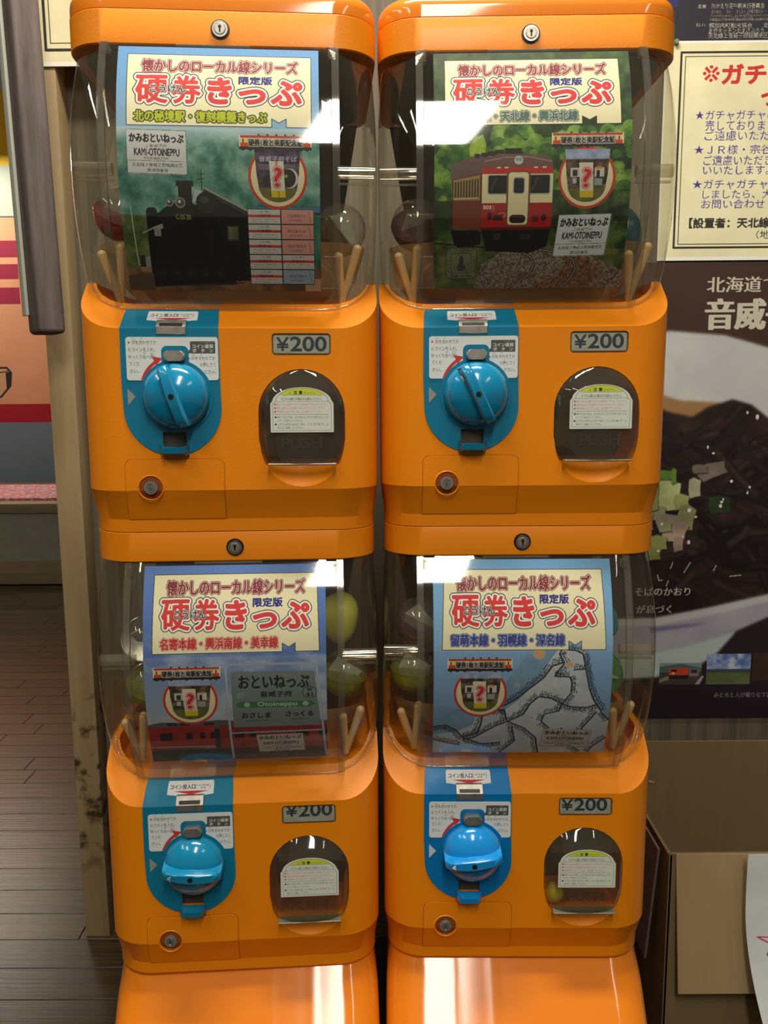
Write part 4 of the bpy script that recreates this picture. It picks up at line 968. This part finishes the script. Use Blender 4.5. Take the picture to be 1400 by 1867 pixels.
def make_machine(top, bright, price, grip_rot, mark):
    root=empty('capsule_machine'); BL=BLUE2 if bright else BLUE; KN=KNOB2 if bright else KNOB
    hb,arch=body(); hb.parent=root
    # cap over the dome
    ch=.1597 if top else .1568; V,F=loft([(.2868,ch-.0009,.0135,.045),(.2880,ch,.0125,.045),(.3194,ch,.0125,.045),(.3200,ch-.0004,.0129,.045)],n=12); cap=mk('cap',V,F,ORANGE,root,dz=DZ)
    if top:
        se=[(.3204,.1580,.0142,.045),(.3211,.1592,.0131,.045)]
        for i in range(7):
            a=i/6*PI/2; se.append((.330+.016*math.sin(a),.1592-.016*(1-math.cos(a)),.0131+.016*(1-math.cos(a)),.045-.012*(1-math.cos(a)),.30-.016*(1-math.cos(a))))
        V,F=loft(se,n=12); mk('lid',V,F,ORANGE2,root,dz=DZ)
    o=from_bm('lock_recess',cylbm((0,0,0),(0,-.0012,0),.0098,.0094,28),DARK,root); o.location=(0,.0127,.3025+DZ); lockset('lock_cylinder',0,.0118,.3025,.0082,root)
    # dome and its clear front
    se=[]
    for i in range(25):
        z=.0297+(.2868-.0297)*i/24; se.append((z,hxd(z),yd(z),.056,.278))
    V,F=loft(se,False,False,n=12); mk('dome',V,F,CLEAR,root,dz=DZ)
    # clear flange where the dome meets the slanted shoulder
    pl=[]
    for x,y in rrect(.1568,.0262,.278,.056,14):
        if y<.0700: pl.append((x,y,.0052+.78*y+.0012))
    fr=sorted([p for p in pl if p[0]>=0],key=lambda p:-p[1]-p[0]*.001)
    fr=[p for p in pl if p[0]>0 and p[1]<=.0700]; fr.sort(key=lambda p:(p[1],p[0])); rt=[(-x,y,z) for x,y,z in fr][::-1]+fr
    V=[];F=[]
    for i,p in enumerate(rt):
        a=Vector(rt[max(0,i-1)]); b=Vector(rt[min(len(rt)-1,i+1)]); t_=(b-a).normalized(); u_=t_.cross(Vector((0,-.6,.8))).normalized(); w_=u_.cross(t_)
        for k in range(6): q=Vector(p)+(u_*math.cos(k*PI/3)+w_*math.sin(k*PI/3))*.0014; V.append(tuple(q))
    for i in range(len(rt)-1):
        for k in range(6): a=i*6+k; b=i*6+(k+1)%6; F.append((a,b,b+6,a+6))
    mk('dome_flange',V,F,RIB,root,dz=DZ,ang=80)
    domesheet('front_panel',-.1115,.1115,.0290,.2855,.0042,.0016,PANEL,root)
    for s in (-1,1):
        a,b=sorted((s*.1120,s*.1195)); domesheet('side_strip',a,b,.0290,.2868,.0050,.0044,STRIP,root)
        o=box('latch',*sorted((s*.1000,s*.1185)),yd(.075)-.0068,yd(.075)-.0040,.046,.0785,PANEL,root,.0006,1,dz=DZ)
        o=box('hinge_tab',*sorted((s*.1085,s*.1160)),yd(.28)-.0090,yd(.28)-.0040,.2745,.2850,STRIP,root,.0008,1,dz=DZ)
        bm=cylbm((s*.118,.030,.1700),(s*.1575,.030,.1700),.0068,.0068,20); boxbm(*sorted((s*.118,s*.156)),.030,.034,.158,.160,bm=bm); from_bm('side_rib',bm,RIB,root,dz=DZ)
    o=box('top_catch',-.045,.030,yd(.286)-.0030,yd(.286)+.003,.2835,.2866,DARKIN,root,.0005,1,dz=DZ)
    # dark panel at the back of the dome
    P=[]
    for i in range(17): z=.040+(.285-.040)*i/16; P.append((-(.098+.050*((z-.04)/.245)**.8),z))
    P+= [(-x,z) for x,z in P[::-1]]
    from_bm('back_panel',prism_bm([(x,z) for x,z in P],.266,.270),DARK,root,dz=DZ)
    V,F=loft([(.2835,.146,.022,.045,.272),(.2862,.146,.022,.045,.272)],n=8); mk('dome_liner',V,F,DARK,root,dz=DZ)
    from_bm('hopper_cone',cylbm((0,.15,.0300),(0,.15,.052),.085,.03,32),TAN,root,dz=DZ)
    se=[(.0305,.100,.085,.05,.235),(.050,.122,.068,.05,.250),(.075,.142,.050,.05,.264),(.100,.1490,.040,.05,.268)]
    V,F=loft(se,False,False,n=8); mk('hopper_bowl',V,F,BOWL,root,dz=DZ)
    for s,lean in ((-1,.016),(-1,-.014),(1,.016),(1,-.014)):
        x0=s*.128; bm=cylbm((x0-s*.006,.060,.036),(x0+lean*.7,.050,.090+(.004 if lean>0 else -.004)),.0036,.0052,14)
        bmesh.ops.create_uvsphere(bm,u_segments=12,v_segments=8,radius=.0052,matrix=Matrix.Translation((x0+lean*.7,.050,.090+(.004 if lean>0 else -.004))))
        from_bm('agitator_arm',bm,TAN,root,dz=DZ)
    # blue control plate
    rows=[]
    for i in range(13):
        a=PI/2*(1-i/12); z=-.0785-.0500*math.sin(a); h=.0512*math.cos(a); rows.append((z,-.0598-h,-.0598+h))
    rows[0]=(rows[0][0],-.0618,-.0578)
    for z,h in ((-.05,.0514),(-.02,.0512),(.0052,.0510),(.0062,.0510),(.018,.0502),(.0265,.0492)): rows.append((z,-.0606+.0012*max(0,(z+.05)/.07)*0-h,-.0606+h))
    bp=follow('control_plate',rows,.0010,.0014,BL,root)
    c=from_bm('c',prism_bm(rrpts(-.0712,-.0463,-.1188,-.1034,.0006),-.02,.03),None,dz=DZ,flat=True); boolean(bp,[c])
    # coin slot on the crease
    bm=boxbm(-.0738,-.0432,-.0024,.0008,-.0012,.0068,.0005,1); o1=from_bm('coin_slot',bm,BRUSH,root,dz=DZ)
    V=[(-.0738,-.0024,.0066),(-.0432,-.0024,.0066),(-.0432,.0055,.0142),(-.0738,.0055,.0142),(-.0738,.004,.0040),(-.0432,.004,.0040),(-.0432,.014,.0140),(-.0738,.014,.0140)]
    mk('slot_frame',V,[(0,1,2,3),(4,7,6,5),(0,4,5,1),(3,2,6,7),(0,3,7,4),(1,5,6,2)],BRUSH,o1,dz=DZ,flat=True)
    V=[(-.0704,-.00180,.0072),(-.0466,-.00180,.0072),(-.0466,.0013,.0102),(-.0704,.0013,.0102)]; V+=[(x,y-.0006,z+.0006) for x,y,z in V[:0]]+[(x,y+.003,z-.0006) for x,y,z in V]
    mk('slot_opening',[(x,y-.0003,z+.0003) for x,y,z in V],[(0,1,2,3),(4,7,6,5),(0,4,5,1),(3,2,6,7),(0,3,7,4),(1,5,6,2)],DARK,o1,dz=DZ,flat=True)
    # labels
    zc=.0155; rows=[(.0118,-.0600,-.0578),(.0140,-.0855,-.0325),(.0228,-.0852,-.0327),(.0242,-.0842,-.0337)]
    cl=follow('coin_label',rows,.0018,.0008,MCOIN,root,uv=True)
    def ypl(z): return -.0017
    il=plate('instruction_label',-.1058,-.0103,-.0488,-.0040,ypl,.0008,MINST,None,root,dz=DZ,pts=rrpts(-.1058,-.0103,-.0488,-.0040,.003))
    from_bm('collar',cylbm((CX,-.0012,CZ),(CX,-.0020,CZ),.0384,.0384,64),BL,root,dz=DZ)
    from_bm('button_mount',prism_bm(rrpts(-.0694,-.0410,-.040,-.0130,.006),-.00195,-.0012),BL,root,dz=DZ)
    bm=prism_bm(rrpts(-.0660,-.0444,-.0290,-.0183,.0046),-.0105,-.002); bmesh.ops.bevel(bm,geom=[e for e in bm.edges if all(v.co.y<-.0104 for v in e.verts)],offset=.0012,segments=3,affect='EDGES')
    from_bm('return_button',bm,BRUSH,root,dz=DZ)
    bm=bmesh.new(); tri=[(-.1060,-.0575),(-.0978,-.0660),(-.1060,-.0750)]
    from_bm('pointer_mark',prism_bm(tri,-.0013,-.0009),WHITEMARK if bright else GREYMARK,root,dz=DZ)
    # dial: a shallow dome with a blade grip
    dr=bpy.data.objects.new('dial',None)
    V=[];F=[];n=40; pr=[(0.0350,0),(.0350,.0030),(.0344,.0065),(.0320,.0120),(.0272,.0170),(.0200,.0210),(.0115,.0236),(.0030,.0246)]
    for r,h in pr:
        for i in range(n): a=2*PI*i/n; V.append((r*math.cos(a),-h,r*math.sin(a)))
    for k in range(len(pr)-1):
        for i in range(n): a=k*n+i; b=k*n+(i+1)%n; F.append((a,b,b+n,a+n))
    F.append(tuple(range((len(pr)-1)*n,len(pr)*n))); F.append(tuple(range(n-1,-1,-1)))
    dial=mk('dial',V,F,KN,root); dial.location=(CX,-.0023,CZ+DZ); bpy.data.objects.remove(dr)
    bm=bmesh.new(); prev=None; rings=[]
    for i in range(13):
        s=-1+2*i/12; x=.0330*s; top=.0335-.0065*abs(s)**2.2; hw0=.0078-.0010*abs(s); hw1=.0058-.0012*abs(s)
        if i in (0,12): top-=.004
        rg=[bm.verts.new((x,-.004,-hw0*1.25)),bm.verts.new((x,-top+.0012,-hw1)),bm.verts.new((x,-top,-hw1+.0012)),bm.verts.new((x,-top,hw1-.0012)),bm.verts.new((x,-top+.0012,hw1)),bm.verts.new((x,-.004,hw0*1.25))]
        if prev:
            for k in range(6): bm.faces.new((prev[k],prev[(k+1)%6],rg[(k+1)%6],rg[k]))
        prev=rg; rings.append(rg)
    bm.faces.new(rings[0]); bm.faces.new(rings[-1][::-1])
    g=from_bm('dial_grip',bm,KN,dial,ang=40); g.rotation_euler=(0,grip_rot,0)
    o=from_bm('grip_hole',cylbm((0,-.0330,0),(0,-.0338,0),.0029,None,18),DARK,dial)
    if mark:
        m_=from_bm('grip_mark',prism_bm([(-.0255,.0000),(-.0215,.0028),(-.0215,-.0028)],-.0328,-.0312),WHITEMARK if bright else GREYMARK,dial); m_.rotation_euler=(0,grip_rot,0)
    # coin return cup
    box('return_chute',-.0711,-.0464,.004,.0055,-.1188,-.1034,DARKIN,root,dz=DZ)
    for k in range(0 if top else 3): box('chute_rib',-.0670+k*.0062,-.0655+k*.0062,.0005,.004,-.1110,-.1034,DARK,root,dz=DZ)
    V=[];F=[];n=14; prf=[(0.0,-.1190),(.0100,-.1232),(.0128,-.1196),(.0145,-.1194),(.0138,-.1250),(.0070,-.1280),(0.0,-.1285)]
    k_=len(prf)
    for i in range(n+1):
        s=-1+2*i/n; lift=.0000+.0045*max(0,abs(s)-.72)/.28; x=-.0588+.0148*math.copysign(abs(s)**.85,s); sc=1-.55*max(0,abs(s)-.70)/.3
        for j,(d,z) in enumerate(prf): V.append((x,-.0010-d*sc,z+(lift if 0<j<5 else 0)))
    for i in range(n):
        for j in range(k_): a=i*k_+j; b=i*k_+(j+1)%k_; F.append((a,b,b+k_,a+k_))
    F.append(tuple(range(k_))); F.append(tuple(n*k_+j for j in range(k_-1,-1,-1)))
    mk('return_cup',V,F,KN if bright else BL,root,dz=DZ,ang=50)
    # price window
    pw=box('price_window',.0463,.1079,.0020,.0028,-.0222,-.0002,plain_once('rim_olive',srgb(120,100,40),.5),root,dz=DZ)
    plate('price_card',.0476,.1066,-.0213,-.0011,lambda z:.0012,.0006,MPR[price],None,pw,dz=DZ,pts=rrpts(.0476,.1066,-.0213,-.0011,.003))
    from_bm('price_cover',prism_bm(rrpts(.0461,.1081,-.0224,.0000,.0038),.0001,.0007),PANEL,root,dz=DZ)
    # prize door
    box('door_chamber',.034,.119,.066,.068,-.139,-.040,DARKIN,root,dz=DZ)
    dd=bulge('prize_door',.0458,-.0376,-.1640,-.1388,-.0378,.0006,.0155,SMOKE,root,thick=None)
    box('door_edge',.0400,.1130,-.0150,-.0020,-.1386,-.1368,plain_once('door_edge_grey',srgb(112,110,90),.35),dd,.0006,1,dz=DZ)
    # sticker and embossed word, following the swelling of the door
    S0,S1,T0,T1=.0440,.1105,-.1035,-.0560; pts=[(S0+.0006,T0),(S1-.0006,T0),(S1,T0+.0006),(S1,T0+.0300)]
    for a in range(8,180,8): pts.append(((S0+S1)/2+.0312*math.cos(math.radians(a)),T0+.0318+.0155*math.sin(math.radians(a))))
    pts+=[(S0,T0+.0300),(S0,T0+.0006)]
    bmf=lambda x,z:.0006-.0125*min(1,1.6*max(0,1-((z+.1008)/.0632)**2))*(1-min(1,abs(math.asin(max(-1,min(1,(x-.0765)/.0458)))/(PI/2)))**3.2) if False else 0
    o=plate('warning_sticker',S0,S1,T0,T1+.001,lambda z:-.0160,.0004,MCAUT,None,dd,dz=DZ,pts=pts)
    cu=bpy.data.curves.new('push','FONT'); cu.body='PUSH'; cu.size=.016; cu.extrude=.00015; cu.align_x='CENTER'; cu.resolution_u=3; cu.offset=.0005
    to=bpy.data.objects.new('t',cu); C.objects.link(to); bpy.context.view_layer.update(); me=bpy.data.meshes.new_from_object(to.evaluated_get(bpy.context.evaluated_depsgraph_get())); bpy.data.objects.remove(to)
    me.transform(Matrix.Translation((.0765,-.0156,-.1205+DZ))@Matrix.Scale(1.15,4,(1,0,0))@Matrix.Rotation(PI/2,4,'X')); me.materials.clear(); me.materials.append(EMBOSS); o=bpy.data.objects.new('embossed_word',me); C.objects.link(o); o.parent=dd
    # service hatch
    rows=[(-.1990,-.1132,-.0085),(-.185,-.1130,-.0084),(-.1672,-.1126,-.0082),(-.1662,-.1125,-.0080)]
    for k in range(9):
        a=k/8*PI/2; rows.append((-.1402+.0080*math.sin(a),-.1124+.0080*(1-math.cos(a)),-.0076-.0080*(1-math.cos(a))))
    follow('hatch_seam',[(z+(.0005 if i>3 else 0),a-.0005,b+.0005) for i,(z,a,b) in enumerate(rows)],.0003,.0006,plain_once('seam_brown',(.27,.06,.002,1),.6),root)
    h=follow('service_hatch',rows,.0009,.0011,ORANGE,root)
    c=from_bm('c',cylbm((-.0862,-.02,-.1630),(-.0862,.03,-.1630),.0126,None,40),None,dz=DZ,flat=True); boolean(h,[c])
    tube_lock(-.0862,.0046,-.1628,root)
    bm=bmesh.new()
    rim=[]
    for i in range(29):
        a=2*PI*i/28; rim.append(a)
    V=[];F=[]
    for i in range(28):
        a=2*PI*i/28; c_,s_=math.cos(a),math.sin(a); V+=[(c_*.0124,-.0008,s_*.0124),(c_*.0142,-.0007,s_*.0142),(c_*.0132,-.0016,s_*.0132)]
    for i in range(28):
        a=3*i; b=3*((i+1)%28)
        F+=[(a,b,b+2,a+2),(a+2,b+2,b+1,a+1),(a+1,b+1,b,a)]
    r_=mk('lock_rim',V,F,ORANGE,h); r_.location=(-.0862,0,-.1630+DZ)
    return root
specs=[ # (tier, side) -> label
 (0,0,'upper left orange capsule machine with steam locomotive poster',0,math.radians(90-18),False),
 (0,1,'upper right orange capsule machine with red and cream railcar poster',1,math.radians(90-26),False),
 (1,0,'lower left orange capsule machine with station sign poster',2,math.radians(4),True),
 (1,1,'lower right orange capsule machine with blue route map poster',3,math.radians(-6),True)]
H=.5341378
def place(side,tier):
    if side==0: B=Matrix.Translation((-.14895,-.01865,ZF))@Matrix.Rotation(.07112,4,'Z')@Matrix.Rotation(.00648,4,'Y')
    else: B=Matrix.Translation((.17,0,ZF))@Matrix.Rotation(-.01138,4,'Z')
    return B@Matrix.Translation((0,0,ZB-H*tier))
PN=['loco','railcar','sign','map']; PL=['poster of a black steam locomotive with sample tickets, in the upper left dome','poster of a red and cream railcar on a curve, in the upper right dome','poster with a grey station sign against blue sky, in the lower left dome','pale blue poster with a railway route map, in the lower right dome']
PE=[(-.1010,.0990,.0452,.2832),(-.1012,.0996,.0472,.2832),(-.0985,.0995,.0560,.2832),(-.1015,.0975,.0520,.2832)]
roots=[]
for tier,side,lab,pr,gr,mk_ in specs:
    r=make_machine(tier==0,(tier==1 and side==1),pr,gr,mk_); r.matrix_world=place(side,tier); roots.append(r)
    tag(r,lab,'capsule machine','capsule machines stacked in two columns')
    i=len(roots)-1; x0,x1,z0,z1=PE[i]; zm=(z0+z1)/2
    p=plate('dome_poster',x0,x1,z0-zm,z1-zm,lambda z:yd(z+zm)-.0020,.0005,PM[PN[i]],None,None,nz=22); p.matrix_world=place(side,tier)@Matrix.Translation((0,0,DZ+zm)); tag(p,PL[i],'poster')
# ------------------------------------------------------------------ pedestals
def pedestal(side):
    root=empty('pedestal'); ZT=-.2148-H  # top, in layout heights
    V=[];F=[]; X=40
    # front sheet with faint vertical ribs, as part of a lofted shell
    secs=[(ZT,.1545,.0165,.040),(ZT-.004,.1545,.0175,.040)]
    zt=ZT-.004
    for i in range(1,15):
        s=i/14*.21; secs.append((zt-s,min(.1582,.1545+.11*s),.0175-.86*s if s<.075 else .0175-.0645-.02*(s-.075),.042))
    last=secs[-1]; secs.append((-ZF+.03,last[1],last[2],.042)); secs.append((-ZF+.001,last[1],last[2],.042))
    secs=secs[::-1]
    k=None
    def ring(hx,y0,r,n=10,m=44):
        pts=[]
        for i in range(m): x=-(hx-r)+2*(hx-r)*i/m; pts.append((x,y0-(.00022*sum(math.exp(-((x-c)/.0040)**2) for c in (.028,.078)) if side==0 else .00022*sum(math.exp(-((x-c)/.0040)**2) for c in (-.078,-.028,.052))) ))
        for cx,cy,a0 in ((hx-r,y0+r,-90),(hx-r,.30-r,0),(-hx+r,.30-r,90),(-hx+r,y0+r,180)):
            for i in range(n+1):
                a=math.radians(a0+90*i/n); pts.append((cx+r*math.cos(a),cy+r*math.sin(a)))
        return pts[:-1]
    for z,hx,y0,r in secs:
        P=ring(hx,y0,r); k=len(P); V+=[(x,y,z+ZF) for x,y in P]
    for i in range(len(secs)-1):
        for j in range(k): a=i*k+j; b=i*k+(j+1)%k; F.append((a,b,b+k,a+k))
    F.append(tuple(range(k-1,-1,-1))); F.append(tuple(range((len(secs)-1)*k,len(secs)*k)))
    o=mk('pedestal_shell',V,F,ORANGE2,root,ang=32)
    for sx in (-1,1):
        for yy in (-.10,.26): 
            pass
    return root
p0=pedestal(0); p0.location=(-.14895+.0016,-.01865,0); p0.rotation_euler=(0,0,.07112)
p1=pedestal(1); p1.location=(.17,0,0); p1.rotation_euler=(0,0,-.01138)
# the left column leans by a hair: line its pedestal up with the machine above
mw=place(0,1).translation; p0.location=(mw.x,mw.y,0)
tag(p0,'glossy orange sloping pedestal under the left column of machines','pedestal','orange pedestals'); tag(p1,'glossy orange sloping pedestal under the right column of machines','pedestal','orange pedestals')
# ------------------------------------------------------------------ capsules and toys in the domes
def capsule(col, half=True, clearc=(.9,.9,.88,1), r=.029):
    root=empty('toy_capsule')
    def hemi(sgn,mat,name):
        V=[];F=[];n=24;m=8
        for j in range(m+1):
            a=PI/2*j/m*.985
            for i in range(n): b=2*PI*i/n; V.append((r*math.cos(a)*math.cos(b),r*math.cos(a)*math.sin(b),sgn*(.0006+r*math.sin(a))))
        for j in range(m):
            for i in range(n): a=j*n+i; c=j*n+(i+1)%n; F.append((a,c,c+n,a+n))
        F.append(tuple(range(m*n,(m+1)*n)))
        return mk(name,V,F,mat,root,ang=60)
    hemi(-1,col,'lower_half'); hemi(1,capclear,'upper_half')
    from_bm('seam_ring',cylbm((0,0,-.001),(0,0,.001),r*1.02,None,28),col,root)
    bm=boxbm(-r*.62,r*.62,-.001,.001,-r*.5,r*.5); bmesh.ops.rotate(bm,verts=bm.verts,matrix=Matrix.Rotation(.4,3,'Y')); from_bm('folded_slip',bm,PAPERW,root)
    return root
capclear=clear('capsule_clear',tint=(.90,.90,.88,1),f0=.08,rough=.04,haze=.10,hcol=(.6,.58,.52,1))
def capcol(n,c,hz=.75): return clear('capsule_'+n,tint=(.8*c[0]+.1,.8*c[1]+.1,.8*c[2]+.1,1),f0=.08,rough=.08,haze=hz,hcol=(c[0],c[1],c[2],1))
CC={'pink':capcol('pink',srgb(190,70,84),.55),'clear':capcol('clear',srgb(190,175,150),.25),'purple':capcol('purple',srgb(120,80,100),.55),'teal':capcol('teal',srgb(40,110,120),.8),'green':capcol('green',srgb(160,170,50),.8),'yellow':capcol('yellow',srgb(215,205,70),.95),'lime':capcol('lime',srgb(70,170,60),.9),'grey':capcol('grey',srgb(80,86,92),.5)}
protos={}
def put_capsule(i,x,y,z,kind,lab,rot=(0,0,0)):
    if kind not in protos:
        r=capsule(CC[kind]); protos[kind]=r
    else:
        s=protos[kind]; r=s.copy(); C.objects.link(r)
        for ch in s.children: c=ch.copy(); C.objects.link(c); c.parent=r
    from mathutils import Euler
    sd=specs[i][1]; tr=specs[i][0]
    r.matrix_world=place(sd,tr)@Matrix.Translation((x,y,z+DZ))@Euler(rot).to_matrix().to_4x4()
    tag(r,lab,'capsule','toy capsules inside the domes')
where=['upper left','upper right','lower left','lower right']
data=[
 (0,-.123,.080,.134,'pink','rosy pink',(.5,.4,0)),(0,.121,.085,.120,'clear','clear slip-filled',(.3,.9,.2)),
 (0,-.084,.135,.068,'clear','pale clear lower',(1,.4,0)),(0,.084,.140,.066,'purple','purple lower',(.6,.2,1)),
 (1,-.117,.085,.126,'purple','purple-red',(.8,-.4,.3)),(1,.086,.140,.066,'green','olive lower',(1,.4,0)),(1,-.084,.140,.066,'teal','dark teal lower',(1.2,.1,0)),
 (2,-.117,.085,.178,'grey','smoky grey',(.9,.3,0)),(2,-.117,.098,.116,'green','yellow-green',(.4,.3,0)),(2,.120,.095,.125,'green','olive banded',(.1,.2,0)),(2,.084,.150,.066,'clear','pale clear lower',(1,1,0)),(2,-.084,.155,.066,'clear','pale clear hindmost',(1,0,1)),
 (3,-.116,.085,.190,'purple','purple embossed',(.2,.5,.1)),(3,-.122,.085,.128,'green','lime labelled',(0,.1,0)),(3,.112,.095,.118,'lime','bright green',(1.5,.2,0)),(3,-.084,.150,.068,'clear','pale clear lower',(1,0,1)),(3,.084,.150,.066,'purple','purple lower',(1,0,1))]
for i,x,y,z,kd,nm,rt in data:
    sdn='left' if x<0 else 'right'
    put_capsule(i,x,y,z,kd,'%s toy capsule at the %s side of the %s dome'%(nm,sdn,where[i]),rt)
# lumpy toys
def toy(i,x,y,z,mat,lab,cat,sz,seed,name):
    bm=bmesh.new(); bmesh.ops.create_icosphere(bm,subdivisions=3,radius=1.0)
    rs=random.Random(seed); ph=[rs.uniform(0,6) for _ in range(6)]
    for v in bm.verts:
        c=v.co.copy(); f=1+.14*math.sin(2.2*c.x+ph[0])+.12*math.sin(2.6*c.z+ph[1])+.08*math.sin(3*c.y+ph[2]); v.co=Vector((c.x*sz[0],c.y*sz[1],c.z*sz[2]))*f
    o=from_bm(name,bm,mat,None,ang=80); o.matrix_world=place(specs[i][1],specs[i][0])@Matrix.Translation((x,y,z+DZ)); tag(o,lab,cat)
toy(2,.112,.085,.196,plain('toy_yellow',srgb(205,205,90),.4),'pale yellow rounded toy in the right side of the lower left dome','toy',(.024,.022,.031),2,'yellow_toy')
toy(3,.112,.080,.190,plain('toy_teal',srgb(50,130,150),.4),'teal blue toy at the right side of the lower right dome','toy',(.022,.02,.026),5,'teal_toy')
toy(1,.124,.085,.110,plain('toy_dark_teal',srgb(50,92,104),.3),'dark teal toy bottle at the right side of the upper right dome','toy',(.018,.016,.030),7,'teal_bottle')
toy(3,.0462,.010,-.1262,plain('toy_bright_yellow',srgb(250,225,10),.4),'bright yellow capsule piece behind the prize door of the lower right machine','capsule',(.0105,.0105,.0125),9,'yellow_capsule')
